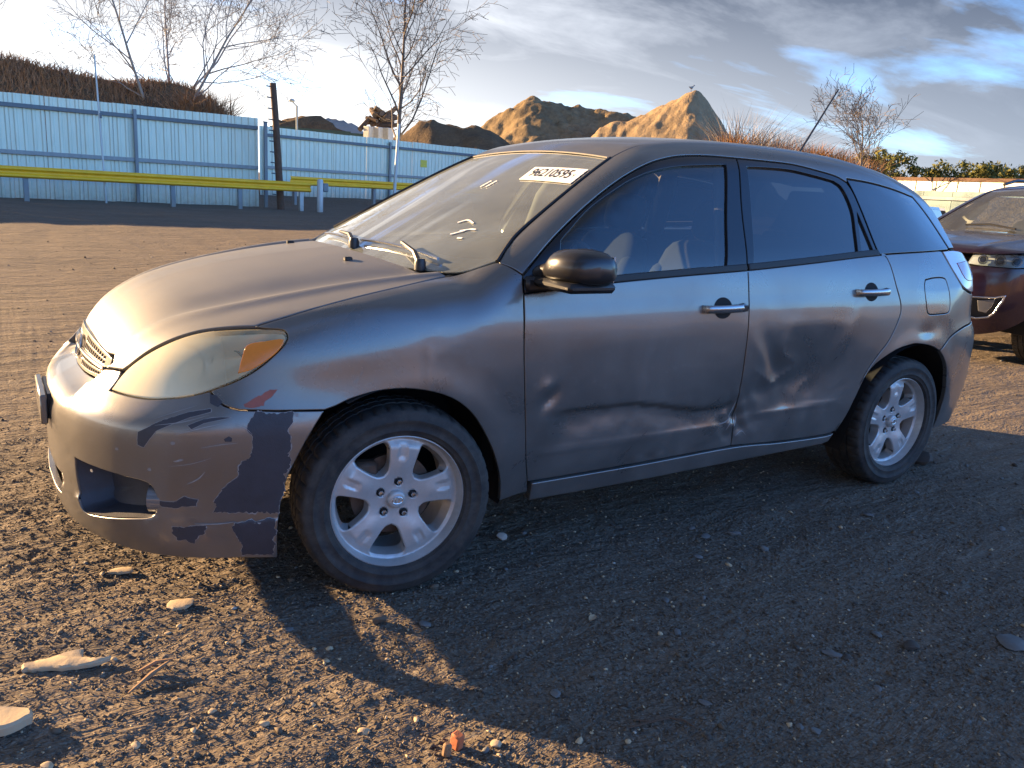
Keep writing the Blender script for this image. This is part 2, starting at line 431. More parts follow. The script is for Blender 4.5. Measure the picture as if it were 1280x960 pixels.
def glass(name, tint=(.75, .82, .80), refl=1.0, dust=.0, dustcol=(.5, .5, .47), rough=.015):
    """thin pane: Fresnel mirror over a tinted see-through sheet, with a film of dust"""
    k = NT(name); k.t.nodes.remove(k.b); v = k.coord()
    tr = k.n('ShaderNodeBsdfTransparent'); tr.inputs[0].default_value = (*tint, 1)
    gl = k.n('ShaderNodeBsdfGlossy'); gl.inputs['Roughness'].default_value = rough
    fr = k.n('ShaderNodeFresnel'); fr.inputs['IOR'].default_value = 1.5
    mx = k.n('ShaderNodeMixShader'); k.l(k.math('MULTIPLY', fr.outputs[0], 1.7 * refl, True), mx.inputs[0]); k.l(tr.outputs[0], mx.inputs[1]); k.l(gl.outputs[0], mx.inputs[2])
    df = k.n('ShaderNodeBsdfDiffuse'); df.inputs[0].default_value = (*dustcol, 1)
    m2 = k.n('ShaderNodeMixShader'); f = k.math('MULTIPLY', k.ramp(k.noise(4.5, 7, .65, .3, v), [(.2, .45), (.8, 1.0)]), dust)
    k.l(f, m2.inputs[0]); k.l(mx.outputs[0], m2.inputs[1]); k.l(df.outputs[0], m2.inputs[2]); k.l(m2.outputs[0], k.o.inputs[0])
    return k.m
M = {}
M['paint'] = paint('gray_metallic_paint', (.152, .147, .142), dust=(.26, .245, .225), dustamt=.46, rough=.25, coat=.7, metal=.62)
M['hood_paint'] = paint('faded_gray_paint', (.165, .168, .174), dust=(.27, .255, .24), dustamt=.36, rough=.50, coat=.06, metal=.34)
M['bumper_paint'] = paint('scuffed_gray_paint', (.20, .19, .182), dust=(.24, .225, .21), dustamt=.36, rough=.27, coat=.6, metal=.78)
M['peel'] = simple('bare_bumper_plastic', (.034, .036, .047), .52, 0, .35, 22, .2, 180)
M['primer'] = simple('pale_gray_primer', (.27, .265, .26), .6, 0, .3, 60)
M['scuff'] = simple('red_paint_scuff', (.30, .085, .06), .45, 0, .4, 30)
M['chip'] = simple('bare_metal_scratch', (.26, .255, .25), .55, .1, .3, 40)
M['black'] = simple('satin_black_trim', (.014, .014, .016), .38, 0, .3, 10, .05)
M['gloss_black'] = simple('gloss_black_frame', (.012, .013, .017), .16, 0, .2, 5, 0)
M['rubber'] = simple('black_rubber_seal', (.012, .012, .013), .6, 0, .2, 20)
M['dark'] = simple('dark_undercoat', (.010, .010, .011), .85, 0, .4, 12, .3, 40)
M['glass'] = glass('clear_window_glass', (.62, .72, .74), 1.15, .03)
M['tint'] = glass('privacy_window_glass', (.03, .038, .045), 1.1, .03)
M['windscreen'] = glass('dusty_windscreen_glass', (.70, .77, .74), 1.5, .21, (.60, .65, .60))
M['handle'] = paint('polished_gray_paint', (.30, .30, .31), dustamt=.08, rough=.18, coat=1.0, metal=.8)
M['chrome'] = simple('dull_chrome', (.62, .62, .63), .22, 1.0, .12, 30)
M['white'] = simple('white_paper', (.82, .82, .80), .6, 0, .04, 5)
M['ink'] = simple('black_ink', (.015, .015, .017), .5, 0, .1, 5)
M['pale_seat'] = simple('beige_seat_cloth', (.38, .36, .32), .9, 0, .15, 30)
M['windscreen2'] = glass('lightly_dusty_windscreen', (.62, .72, .72), 1.2, .08)
M['seat'] = simple('gray_seat_cloth', (.034, .037, .040), .9, 0, .2, 30, .3, 300)
M['trim'] = simple('dark_cabin_plastic', (.055, .055, .06), .65, 0, .2, 15, .1, 200)
M['pale_trim'] = simple('beige_cabin_trim', (.24, .225, .20), .7, 0, .1, 15)
M['mirror_shell'] = simple('dark_mirror_shell', (.022, .021, .023), .33, .2, .2, 8, 0, Coat_Weight=.4)
M['steel'] = simple('rusty_brake_steel', (.11, .075, .055), .6, .6, .5, 30, .2)
M['red_lens'] = simple('red_tail_lens', (.30, .02, .02), .12, 0, .1, 10, Coat_Weight=1.0)
M['lamp_clear'] = simple('weathered_clear_lens', (.55, .55, .56), .14, 0, .15, 10, Coat_Weight=1.0)
def mk_rubber():
    k = NT('dusty_tyre_rubber'); v = k.coord(); d = k.ramp(k.noise(16, 8, .7, .3, v), [(.38, 0.0), (.8, 1.0)])
    k.set(Base_Color=k.mix(d, (.016, .016, .017), (.075, .066, .055)), Roughness=.75); k.bump(k.noise(160, 4, .6, 0, v), .25, .002); return k.m
M['tyre'] = mk_rubber()
def mk_alloy():
    k = NT('dirty_silver_alloy'); v = k.coord(); d = k.ramp(k.noise(9, 7, .68, .5, v), [(.4, 0.0), (.85, .8)])
    k.set(Base_Color=k.mix(d, (.50, .50, .495), (.26, .235, .20)), Metallic=k.math('MULTIPLY', k.math('SUBTRACT', 1.0, d), .45), Roughness=k.math('ADD', k.math('MULTIPLY', d, .3), .36))
    k.bump(k.noise(70, 4, .6, 0, v), .06, .003); return k.m
M['alloy'] = mk_alloy()
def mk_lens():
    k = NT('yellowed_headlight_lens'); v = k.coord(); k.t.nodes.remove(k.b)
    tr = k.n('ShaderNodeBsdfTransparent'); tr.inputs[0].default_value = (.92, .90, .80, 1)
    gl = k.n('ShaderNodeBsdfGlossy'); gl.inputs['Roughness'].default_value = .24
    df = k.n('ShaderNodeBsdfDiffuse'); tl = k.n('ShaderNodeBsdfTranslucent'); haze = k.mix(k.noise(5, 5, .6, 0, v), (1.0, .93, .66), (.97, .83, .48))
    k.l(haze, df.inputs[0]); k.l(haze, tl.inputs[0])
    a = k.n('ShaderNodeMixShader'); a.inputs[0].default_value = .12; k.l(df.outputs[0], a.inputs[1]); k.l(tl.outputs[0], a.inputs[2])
    b = k.n('ShaderNodeMixShader'); sx = k.n('ShaderNodeSeparateXYZ'); k.l(v, sx.inputs[0]); glow_haze = k.n('ShaderNodeMapRange'); glow_haze.inputs[1].default_value = -.66; glow_haze.inputs[2].default_value = -.50; glow_haze.inputs[3].default_value = .99; glow_haze.inputs[4].default_value = .24; k.l(sx.outputs[0], glow_haze.inputs[0])  # clouding raised towards the nose, painting the sun's glow into the lens
    k.l(k.math('MULTIPLY', glow_haze.outputs[0], k.ramp(k.noise(7, 6, .65, .4, v), [(.25, .93), (.7, 1.0)])), b.inputs[0]); k.l(tr.outputs[0], b.inputs[1]); k.l(a.outputs[0], b.inputs[2])
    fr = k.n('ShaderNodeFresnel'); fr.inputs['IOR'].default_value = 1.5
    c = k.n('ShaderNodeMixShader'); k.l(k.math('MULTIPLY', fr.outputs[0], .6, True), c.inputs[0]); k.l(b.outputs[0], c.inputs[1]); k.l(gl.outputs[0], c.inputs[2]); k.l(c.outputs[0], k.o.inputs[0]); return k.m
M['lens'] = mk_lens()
M['lamp_dark'] = simple('smoked_lamp_lens', (.16, .16, .165), .12, .3, .2, 30, Coat_Weight=1.0)
M['amber'] = simple('amber_indicator', (.75, .22, .02), .2, 0, .12, 40, Coat_Weight=.8)
M['reflector'] = simple('dulled_reflector', (.62, .60, .54), .4, .5, .1, 20)
# ------------------------------------------------------------------ ground
def sight(px, py, D):
    """surveying helper: the point D metres away (in plan) along a line of sight of the photograph"""
    d = _r * ((px - 640) / CAM_F) - _u * ((py - 480) / CAM_F) + _f; t = D / math.hypot(d.x, d.y); return Vector(CAM_POS) + d * t
def mk_dirt():
    k = NT('gravelly_dirt'); v = k.coord()
    big = k.noise(.55, 6, .6, .4, v); mid = k.noise(5.5, 7, .65, .3, v); fine = k.noise(70, 6, .7, 0, v); grit = k.vor(130, 'F1', 'Color', v); cell = k.vor(95, 'F1', 'Distance', v)
    base = k.ramp(mid, [(.25, (.060, .048, .038)), (.45, (.138, .108, .081)), (.62, (.206, .160, .118)), (.8, (.276, .214, .158))])
    base = k.mix(k.ramp(big, [(.38, 0.0), (.66, 1.0)]), base, (.165, .124, .088))
    trk = k.ramp(k.noise(1.0, 7, .62, .5, k.coord(scale=(.35, 1.9, 1), rot=(0, 0, .35))), [(.40, 0.0), (.60, 1.0)])
    base = k.mix(trk, k.mix(.62, base, (.040, .034, .028)), base)
    base = k.mix(.55, base, k.mix(k.ramp(fine, [(.3, 0.0), (.72, 1.0)]), (.030, .025, .021), (.29, .228, .170)))
    sp = k.n('ShaderNodeSeparateColor'); k.l(grit, sp.inputs[0])
    base = k.mix(k.math('MULTIPLY', k.ramp(sp.outputs[0], [(.72, 0.0), (.78, 1.0)]), .65), base, k.mix(sp.outputs[1], (.05, .048, .046), (.26, .23, .19)))
    k.set(Base_Color=base, Roughness=.93, Specular_IOR_Level=.25)
    h = k.math('ADD', k.math('MULTIPLY', fine, .7), k.math('MULTIPLY', k.math('SUBTRACT', 1.0, cell), .5))
    b1 = k.n('ShaderNodeBump'); b1.inputs['Strength'].default_value = .5; b1.inputs['Distance'].default_value = .010; k.l(h, b1.inputs['Height'])
    b2 = k.n('ShaderNodeBump'); b2.inputs['Strength'].default_value = .32; b2.inputs['Distance'].default_value = .035; k.l(k.noise(16, 6, .65, .2, v), b2.inputs['Height']); k.l(b1.outputs[0], b2.inputs['Normal'])
    b3 = k.n('ShaderNodeBump'); b3.inputs['Strength'].default_value = .95; b3.inputs['Distance'].default_value = .11; k.l(k.noise(2.6, 6, .68, .4, k.coord(scale=(.7, 2.0, 1), rot=(0, 0, .35))), b3.inputs['Height']); k.l(b2.outputs[0], b3.inputs['Normal'])
    k.l(b3.outputs[0], k.b.inputs['Normal']); return k.m
M['dirt'] = mk_dirt()
def ground_z(x, y):
    x = np.asarray(x, float); y = np.asarray(y, float)
    near = (1 - sstep(3.5, 9, np.hypot(x - .6, y + .8)))
    u = x * .94 + y * .34; w = -x * .34 + y * .94               # ruts run slightly askew to the car
    r1 = fbm(u * 2.0, w * 6.5, 3, 21) * .008
    clod = fbm(u * 13, w * 24, 4, 31); clod = np.sign(clod) * np.abs(clod)**1.3 * .0048 * (.35 + .9 * vnoise(x * .9, y * .9, 8))
    grit = fbm(x * 40, y * 52, 2, 41, .8) * .0042
    lumps = np.maximum(fbm(u * 30, w * 46, 2, 55) - .25, 0) * .013 * sstep(.35, .7, vnoise(u * 1.6, w * 3.2, 77))
    soft = 1 - .55 * sstep(.1, 1.0, x) * (1 - sstep(-.4, 1.2, y))  # the trodden lane beside the car is flatter
    z = near * soft * (r1 + clod + grit + lumps)
    flat = np.ones_like(x)
    for cx in (0, 2.6):
        for cy in (-.75, .75): flat *= sstep(.6, 1.5, np.hypot((x - cx) / .20, (y - cy) / .16))
    z = z * flat - .004
    z = z + (1 - near) * (fbm(x * .5, y * .8, 4, 61) * .035 + fbm(u * .8, w * 3.2, 3, 71) * .03) * (1 - sstep(60, 120, np.hypot(x, y)))
    z = z + .28 * sstep(29.2, 33.5, y - .06 * x) - .05 * sstep(60, 200, np.hypot(x, y))
    return z
def axis(dense0, dense1, st, far, g=1.09):
    a = list(np.arange(dense0, dense1, st)); s = st; x = dense1
    while x < far: a.append(x); s = min(s * g, 40); x += s
    s = st; x = dense0; b = []
    while x > -far: s = min(s * g, 40); x -= s; b.append(x)
    return np.array(b[::-1] + a)
gxs = axis(-1.75, 2.6, .0125, 900); gys = axis(-2.35, .35, .0125, 900)
GX, GY = np.meshgrid(gxs, gys, indexing='ij'); GZ = ground_z(GX.ravel(), GY.ravel())
nx_, ny_ = len(gxs), len(gys); I = np.arange(nx_ * ny_).reshape(nx_, ny_)
quads = np.stack([I[:-1, :-1].ravel(), I[1:, :-1].ravel(), I[1:, 1:].ravel(), I[:-1, 1:].ravel()], 1)
me = bpy.data.meshes.new('ground'); me.vertices.add(nx_ * ny_); me.vertices.foreach_set('co', np.c_[GX.ravel(), GY.ravel(), GZ].ravel())
me.loops.add(len(quads) * 4); me.loops.foreach_set('vertex_index', quads.ravel()); me.polygons.add(len(quads)); me.polygons.foreach_set('loop_start', np.arange(0, len(quads) * 4, 4)); me.polygons.foreach_set('loop_total', np.full(len(quads), 4))
me.update(); me.validate(); me.polygons.foreach_set('use_smooth', np.ones(len(quads), bool))
tag(link('ground', me, None, M['dirt']), 'bare brown gravelly dirt of the vehicle yard', kind='structure')
# ------------------------------------------------------------------ fences
def mk_fencemat(name, col, streak):
    k = NT(name); v = k.coord(scale=(3, 3, .35)); d = k.noise(2.2, 6, .65, .2, v); v2 = k.coord()
    low = k.n('ShaderNodeSeparateXYZ'); k.l(v2, low.inputs[0])
    c = k.mix(k.ramp(d, [(.35, 0.0), (.8, .75)]), col, streak); c = k.mix(k.math('MULTIPLY', k.ramp(low.outputs['Z'], [(.0, 1.0), (.5, 0.0)]), k.noise(6, 5, .6, 0, v2)), c, (.22, .19, .15))
    k.set(Base_Color=c, Roughness=.42, Metallic=.15); k.bump(k.noise(3, 3, .5, 0, v2), .15, .02); return k.m
M['sheet'] = mk_fencemat('pale_blue_sheet_steel', (.64, .70, .59), (.50, .54, .44))
M['rail'] = mk_fencemat('slate_rail_steel', (.105, .135, .165), (.07, .085, .10))
M['pale_rail'] = mk_fencemat('pale_slate_rail_steel', (.26, .29, .30), (.17, .19, .20))
M['post'] = mk_fencemat('gray_post_steel', (.20, .235, .26), (.12, .13, .14))
M['pale_post'] = mk_fencemat('pale_gray_post', (.52, .57, .58), (.35, .36, .35))
M['yellow'] = simple('faded_yellow_paint', (.95, .47, .012), .45, 0, .22, 3.5, .08, 30)
M['dull_yellow'] = simple('yellow_sign_paint', (.62, .50, .05), .5, 0, .1, 8)
M['wood'] = simple('weathered_brown_timber', (.105, .058, .036), .85, 0, .5, 9, .5, 50)
M['steelgray'] = simple('galvanised_steel', (.36, .38, .40), .4, .6, .2, 10)
def sheet_mesh(w, h, rib=.25, d=.03):
    xs = []; n = int(round(w / rib)); p = []
    for i in range(n):
        x = i * rib; p += [(x, 0), (x + rib * .42, 0), (x + rib * .55, -d), (x + rib * .80, -d), (x + rib * .93, 0)]
    p.append((w - .012, 0)); V = [(x, y, z) for z in (0, h) for x, y in p] + [(x, y + .006, z) for z in (0, h) for x, y in p]; m = len(p)
    Fc = [(i, i + 1, m + i + 1, m + i) for i in range(m - 1)] + [(2 * m + i + 1, 2 * m + i, 3 * m + i, 3 * m + i + 1) for i in range(m - 1)] + [(m + i, m + i + 1, 3 * m + i + 1, 3 * m + i) for i in range(m - 1)]
    return mesh('corrugated_sheet', V, Fc, auto=30)
def fence(name, label, p0, p1, zb, h, rails, posts, side=1, sw=1.0, detail=True):
    p0, p1 = Vector((*p0, zb)), Vector((*p1, zb)); d = p1 - p0; L = d.length; a = math.atan2(d.y, d.x)
    e = empty(name, p0, label, 'fence', rotz=a); n = int(round(L / sw)); sw = L / n; sm = sheet_mesh(sw, h, sw / 4); sm.materials.append(M['sheet'])
    for i in range(n):
        o = bpy.data.objects.new('corrugated_sheet', sm); COL.objects.link(o); o.parent = e; o.location = (i * sw, 0, random.uniform(-.012, .012)); o.rotation_euler = (random.uniform(-.004, .004), random.uniform(-.002, .002), random.uniform(-.003, .003))
    px_ = posts
    edges = [0] + list(px_) + [n * sw]
    for z in rails:
        for a_, b_ in zip(edges[:-1], edges[1:]):
            if b_ - a_ < .3: continue
            mb = MB(); mb.box((a_ + .05, -.115, z - .065), (b_ - .05, -.035, z + .065), bev=.008); mb.build('rail', M['rail' if z > 2 else 'pale_rail'], e, keep=False)
    for x in px_:
        mb = MB(); mb.box((x - .055, -.17, -.1), (x + .055, -.065, h - .13), bev=.01); mb.build('post', M['post'], e, keep=False)
    return e
fence('metal_fence', 'long pale blue corrugated metal fence behind the yellow guardrail', (-26.0, 25.6), (7.62, 28.95), 0, 3.2, (1.42, 2.84), [2.9 + 4.43 * i for i in range(7)])
fence('metal_fence', 'set-back pale blue corrugated fence carrying a small yellow sign', (9.45, 35.55), (30.5, 41.4), .22, 3.05, (1.28, 2.68), [.25, 7.35, 14.4])
o = empty('fence_sign', sight(524, 209, 41.2), 'small plain yellow sign fixed to the set-back blue fence', 'sign'); o.rotation_euler = (0, 0, .27)
mb = MB(); mb.box((-.2, -.33, 0), (.2, -.30, .34), bev=.004); mb.build('sign_plate', M['dull_yellow'], o, keep=False)
for sx in (-.15, .15): mb = MB(); mb.box((sx - .012, -.338, .16), (sx + .012, -.329, .184), bev=.003); mb.build('sign_bolt', M['steelgray'], o, keep=False)
def guard(label, p0, p1, z0, posts, ends=True):
    p0, p1 = Vector((*p0, 0)), Vector((*p1, 0)); d = p1 - p0; L = d.length
    e = empty('guardrail', p0, label, 'guardrail', 'yellow steel guardrails', math.atan2(d.y, d.x))
    prof = [(0, .17), (-.02, .165), (-.075, .125), (-.08, .10), (-.075, .075), (-.01, .025), (-.005, 0), (-.01, -.025), (-.075, -.075), (-.08, -.10), (-.075, -.125), (-.02, -.165), (0, -.17)]; seg = 4.0; n = max(1, int(math.ceil(L / seg)))
    for i in range(n):
        a, b = i * seg, min(L, (i + 1) * seg + .12); m = len(prof); o_ = .004 * (i % 2)
        V = [(x, y - o_, z0 + z) for x in (a, b) for y, z in prof] + [(x, y - o_ + .006, z0 + z) for x in (a, b) for y, z in prof]
        Fc = [(k, k + 1, m + k + 1, m + k) for k in range(m - 1)] + [(2 * m + k + 1, 2 * m + k, 3 * m + k, 3 * m + k + 1) for k in range(m - 1)] + [(m + k, m + k + 1, 3 * m + k + 1, 3 * m + k) for k in range(m - 1)]
        link('beam', mesh('beam', V, Fc, auto=25), e, M['yellow'], keep=False)
    for x in posts:
        mb = MB(); mb.box((x - .07, .02, -.1), (x + .07, .17, z0 + .12), bev=.008); mb.build('post', M['pale_post' if x > L - .6 else 'post'], e, keep=False)
    return e
guard('long yellow guardrail in front of the blue metal fence', (-26, 24.6), (8.85, 26.7), .84, [5.2, 9.3, 13.4, 17.5, 21.6, 26.0, 30.2, 32.4, 34.6])
guard('short yellow guardrail running along the set-back fence', (9.3, 30.6), (24.5, 36.2), 1.02, [.3, 4.6, 8.6, 12.6])
# steel end post and its bracket
e = empty('bollard', (9.12, 26.45, 0), 'pale gray steel post standing at the end of the long guardrail', 'post'); mb = MB(); mb.lathe([(0, 1.16), (.07, 1.155), (.10, 1.12), (.11, 1.05), (.11, -.1)], 20, 'z'); mb.build('post_tube', M['pale_post'], e, keep=False)
mb = MB(); mb.box((.09, -.06, .72), (.30, .06, 1.02), bev=.03); mb.build('bent_bracket', M['post'], e, keep=False)
# leaning timber pole with climbing pegs
e = empty('timber_pole', (7.95, 27.25, 0), 'leaning weathered timber pole with climbing pegs beside the fence end', 'pole')
ptop = Vector((-.26, .05, 4.32)); mb = MB(); mb.tube([(0, 0, -.1), ptop * .3, ptop * .7 + Vector((.012, 0, 0)), ptop], [.135, .128, .118, .110], 14); mb.build('pole_shaft', M['wood'], e, keep=False)
for i in range(11):
    t = .97 - i * .085; q = ptop * t
    mb = MB(); mb.tube([q + Vector((-.08, -.02, 0)), q + Vector((-.27, -.03, .01))], .022, 6); mb.build('climbing_peg', M['rail'], e, keep=False)
e = empty('steel_post', (7.78, 28.6, 0), 'plain gray steel post between fence end and timber pole', 'post'); mb = MB(); mb.box((-.06, -.06, -.1), (.06, .06, 3.05), bev=.01); mb.build('post_tube', M['post'], e, keep=False); mb = MB(); mb.box((-.075, -.075, 3.05), (.075, .075, 3.08), bev=.008); mb.build('post_cap', M['rail'], e, keep=False)
# far lamp on a thin mast
q = sight(371, 250, 44); e = empty('lamp_mast', (q.x, q.y, 0), 'thin steel lamp mast with a small round floodlight behind the timber pole', 'lamp mast'); tz = sight(371, 132, 44).z
mb = MB(); mb.tube([(0, 0, 0), (0, 0, tz)], [.07, .05], 8); mb.build('mast', M['post'], e, keep=False)
mb = MB(); mb.tube([(0, 0, tz - .03), (-.28, -.1, tz + .18)], .025, 6); cushion_ = mb.build('lamp_arm', M['post'], e, keep=False)
mb = MB(); mb.lathe([(0, .10), (.11, .07), (.15, .0), (.12, -.05), (0, -.07)], 14, 'z', c=(-.28, -.1, tz + .2)); mb.build('lamp_head', M['pale_post'], e, keep=False)
q = sight(492, 250, 37.5); e = empty('steel_pole', (q.x, q.y, .2), 'pale galvanised pole standing just before the set-back fence', 'pole'); mb = MB(); mb.tube([(0, 0, 0), (.16, .0, 3.45)], [.075, .06], 10); mb.build('pole_tube', M['pale_post'], e, keep=False); mb = MB(); mb.lathe([(0, .04), (.06, .03), (.075, 0)], 10, 'z', c=(.16, 0, 3.45)); mb.build('pole_cap', M['rail'], e, keep=False)
q = sight(146, 250, 28.2 + 1.2); e = empty('thin_pole', (q.x - .25, q.y, 0), 'thin bleached pole sticking up behind the long blue fence', 'pole'); mb = MB(); mb.tube([(0, .5, 0), (-.12, .5, 4.45)], [.035, .025], 7); mb.build('pole_rod', M['pale_post'], e, keep=False); mb = MB(); mb.box((-.06, .44, 2.6), (-.02 + .02, .5, 2.75), bev=.01); mb.build('pole_clamp', M['rail'], e, keep=False)
# ------------------------------------------------------------------ earth banks
def mk_soil(name, a, b, c, sc=1.0):
    k = NT(name); v = k.coord(); n1 = k.noise(.9 * sc, 8, .68, .6, v); n2 = k.noise(6 * sc, 6, .7, .2, v)
    k.set(Base_Color=k.mix(.4, k.ramp(n1, [(.3, a), (.52, b), (.72, c)]), k.ramp(n2, [(.3, a), (.7, c)])), Roughness=.95, Specular_IOR_Level=.2); k.bump(n2, .6, .25); return k.m
M['soil_brown'] = mk_soil('brown_weedy_soil', (.10, .072, .044), (.21, .150, .085), (.33, .24, .135), .5)
M['soil_tan'] = mk_soil('tan_sandy_soil', (.19, .135, .08), (.27, .195, .118), (.34, .25, .155), .5)
M['soil_dark'] = mk_soil('dark_scrub_soil', (.06, .044, .03), (.12, .082, .05), (.19, .13, .075), .8)
def bank(name, label, prof, D, slope, mat, rough, seed, z0=0.0, cat='soil heap', n=110, m=60, rill=1.0, sharp=0.0):
    """a heap whose crest follows surveyed crest points; both faces fall at the given slope"""
    cr = [sight(px, py, D) for px, py in prof]; c0, c1 = cr[0], cr[-1]; ax = Vector((c1.x - c0.x, c1.y - c0.y, 0)).normalized(); nr = Vector((-ax.y, ax.x, 0))
    s_ = np.array([(c - c0).dot(ax) for c in cr]); h_ = np.array([c.z for c in cr]); sm = Curve(list(zip(s_, h_)), .25 * (s_[-1] - s_[0]) / len(s_))
    pad = max(h_[0], h_[-1]) / slope * 1.05; ss = np.linspace(s_[0] - pad, s_[-1] + pad, n); hmax = h_.max(); tt = np.linspace(-hmax / slope * 1.15, hmax / slope * 1.15, m)
    Sg, Tg = np.meshgrid(ss, tt, indexing='ij')
    hc = np.where(Sg < s_[0], h_[0] - (s_[0] - Sg) * slope, np.where(Sg > s_[-1], h_[-1] - (Sg - s_[-1]) * slope, sm(np.clip(Sg, s_[0], s_[-1]))))
    w = fbm(Sg * .35, Tg * .35, 4, seed) * rough * 2.2
    z = hc - np.sqrt((Tg + w)**2 + .35) * slope + .55 * slope
    ridge = 1 - 2 * np.abs(vnoise(Sg * .75 + fbm(Sg * .4, Tg * .4, 2, seed + 9) * 1.4, Tg * .12, seed + 3) - .5)
    z = z + (fbm(Sg * .9, Tg * .9, 5, seed + 5) * rough + fbm(Sg * 3.3, Tg * 3.3, 3, seed + 6) * rough * .12 + (ridge - .5) * rough * .9 * rill * np.clip(np.abs(Tg) / 2.5, 0, 1))
    z = np.maximum(z, -.4)
    V = [(c0.x + a * ax.x + b * nr.x, c0.y + a * ax.y + b * nr.y, c) for a, b, c in zip(Sg.ravel(), Tg.ravel(), z.ravel())]
    q = np.arange(n * m).reshape(n, m); Fc = np.stack([q[:-1, :-1].ravel(), q[1:, :-1].ravel(), q[1:, 1:].ravel(), q[:-1, 1:].ravel()], 1).tolist()
    o = link(name, mesh(name, V, Fc, smooth=True), None, mat); tag(o, label, cat); return o, (c0, ax, nr, s_, sm)
bank('soil_heap', 'broad brown weedy soil heap behind the set-back fence', [(575, 168), (600, 158), (622, 146), (645, 132), (668, 124), (690, 127), (715, 134), (740, 137), (765, 141), (800, 145), (835, 150), (870, 158)], 82, .72, M['soil_brown'], .50, 3, n=240, m=140, rill=.6)
bank('soil_heap', 'steep tan sand heap with a sharp sunlit peak', [(750, 160), (775, 152), (790, 149), (806, 143), (822, 134), (838, 127), (852, 119), (864, 113), (876, 118), (888, 133), (900, 152), (908, 166)], 74, .95, M['soil_tan'], .38, 17, n=220, m=130, rill=.9)
bank('soil_heap', 'low dark soil ridge at the foot of the bare roadside tree', [(505, 168), (522, 156), (540, 151), (556, 158), (575, 160), (592, 158), (612, 163)], 66, .6, M['soil_dark'], .45, 29, n=90, m=50)
BK, BKF = bank('earth_berm', 'dark earth berm overgrown with dead brush behind the long fence', [(-160, 40), (-80, 52), (0, 70), (30, 76), (60, 84), (100, 93), (140, 103), (180, 101), (215, 103), (240, 111), (262, 125), (284, 142), (297, 168), (304, 214)], 41.0, .9, M['soil_dark'], .25, 43, cat='earth bank', n=130, m=40)
# added bank, out of view, that gives the doors a warm band to mirror
sg_, tg_ = np.meshgrid(np.linspace(-45, 60, 180), np.linspace(-7, 7, 40), indexing='ij'); hb = 3.6 + fbm(sg_ * .12, sg_ * 0 + 3.3, 3, 88) * 1.1
zb_ = np.maximum(hb - np.sqrt((tg_ + fbm(sg_ * .3, tg_ * .3, 3, 89))**2 + .4) * .62 + fbm(sg_ * .9, tg_ * .9, 4, 90) * .35, -.4)
V = [(a, -25 - .05 * a + b, c) for a, b, c in zip(sg_.ravel(), tg_.ravel(), zb_.ravel())]; q = np.arange(180 * 40).reshape(180, 40)
tag(link('unseen_bank', mesh('unseen_bank', V, np.stack([q[:-1, :-1].ravel(), q[1:, :-1].ravel(), q[1:, 1:].ravel(), q[:-1, 1:].ravel()], 1).tolist(), smooth=True), None, M['soil_tan']), 'added unseen tan soil bank mirrored as a warm band in the hatchback doors', 'earth bank')
def mk_brush(name, a, b, c):
    k = NT(name); v = k.coord(); k.set(Base_Color=k.mix(k.noise(.7, 3, .6, 0, v), k.ramp(k.noise(22, 3, .6, 0, v), [(.3, a), (.55, b), (.75, c)]), b), Roughness=.9, Specular_IOR_Level=.15); return k.m
M['brush'] = mk_brush('dead_brown_brush', (.10, .06, .038), (.30, .17, .095), (.55, .36, .22))
M['brush_orange'] = mk_brush('rusty_orange_scrub', (.16, .07, .02), (.32, .15, .045), (.40, .22, .08))
M['brush_gray'] = mk_brush('pale_dead_reeds', (.16, .13, .105), (.27, .225, .185), (.36, .31, .26))
M['bark'] = simple('gray_brown_bark', (.135, .115, .10), .9, 0, .3, 12, .4, 60)
M['bark_pale'] = simple('pale_gray_bark', (.25, .225, .20), .9, 0, .25, 12, .3, 60)
M['bark_warm'] = simple('tan_gray_bark', (.145, .115, .09), .9, 0, .3, 12, .4, 60)
def blades(pts, lo, hi, wid, lean, rng, curl=.35):
    """bent two-segment stems as thin quads"""
    V = []; Fc = []
    for (x, y, z) in pts:
        L = rng.uniform(lo, hi); a = rng.uniform(0, 6.283); t = rng.normal(0, lean); w = wid * rng.uniform(.6, 1.5); dx, dy = math.cos(a), math.sin(a); b = rng.uniform(0, 6.283); sx, sy = math.cos(b) * w, math.sin(b) * w
        p1 = (x + dx * t * L * .5, y + dy * t * L * .5, z + L * .55); p2 = (x + dx * t * L * (1 + curl), y + dy * t * L * (1 + curl), z + L * (1 - curl * .3)); n = len(V)
        V += [(x - sx, y - sy, z), (x + sx, y + sy, z), (p1[0] + sx * .8, p1[1] + sy * .8, p1[2]), (p1[0] - sx * .8, p1[1] - sy * .8, p1[2]), (p2[0], p2[1], p2[2])]
        Fc += [(n, n + 1, n + 2, n + 3), (n + 3, n + 2, n + 4)]
    return V, Fc
rng = np.random.default_rng(5)
c0_, ax_, nr_, s__, sm_ = BKF; pts = []
for _ in range(15000):
    s = rng.uniform(s__[0], s__[-1]); t = rng.uniform(-3.2, .6); z = float(sm_(s)) - math.sqrt((t)**2 + .35) * .9 + .3
    pts.append((c0_.x + s * ax_.x + t * nr_.x, c0_.y + s * ax_.y + t * nr_.y, z - .15))
V, Fc = blades(pts, .25, .8, .017, .45, rng); tag(link('dead_brush', mesh('dead_brush', V, Fc), None, M['brush']), 'tangle of dead brown brush covering the berm', 'brush', kind='stuff')
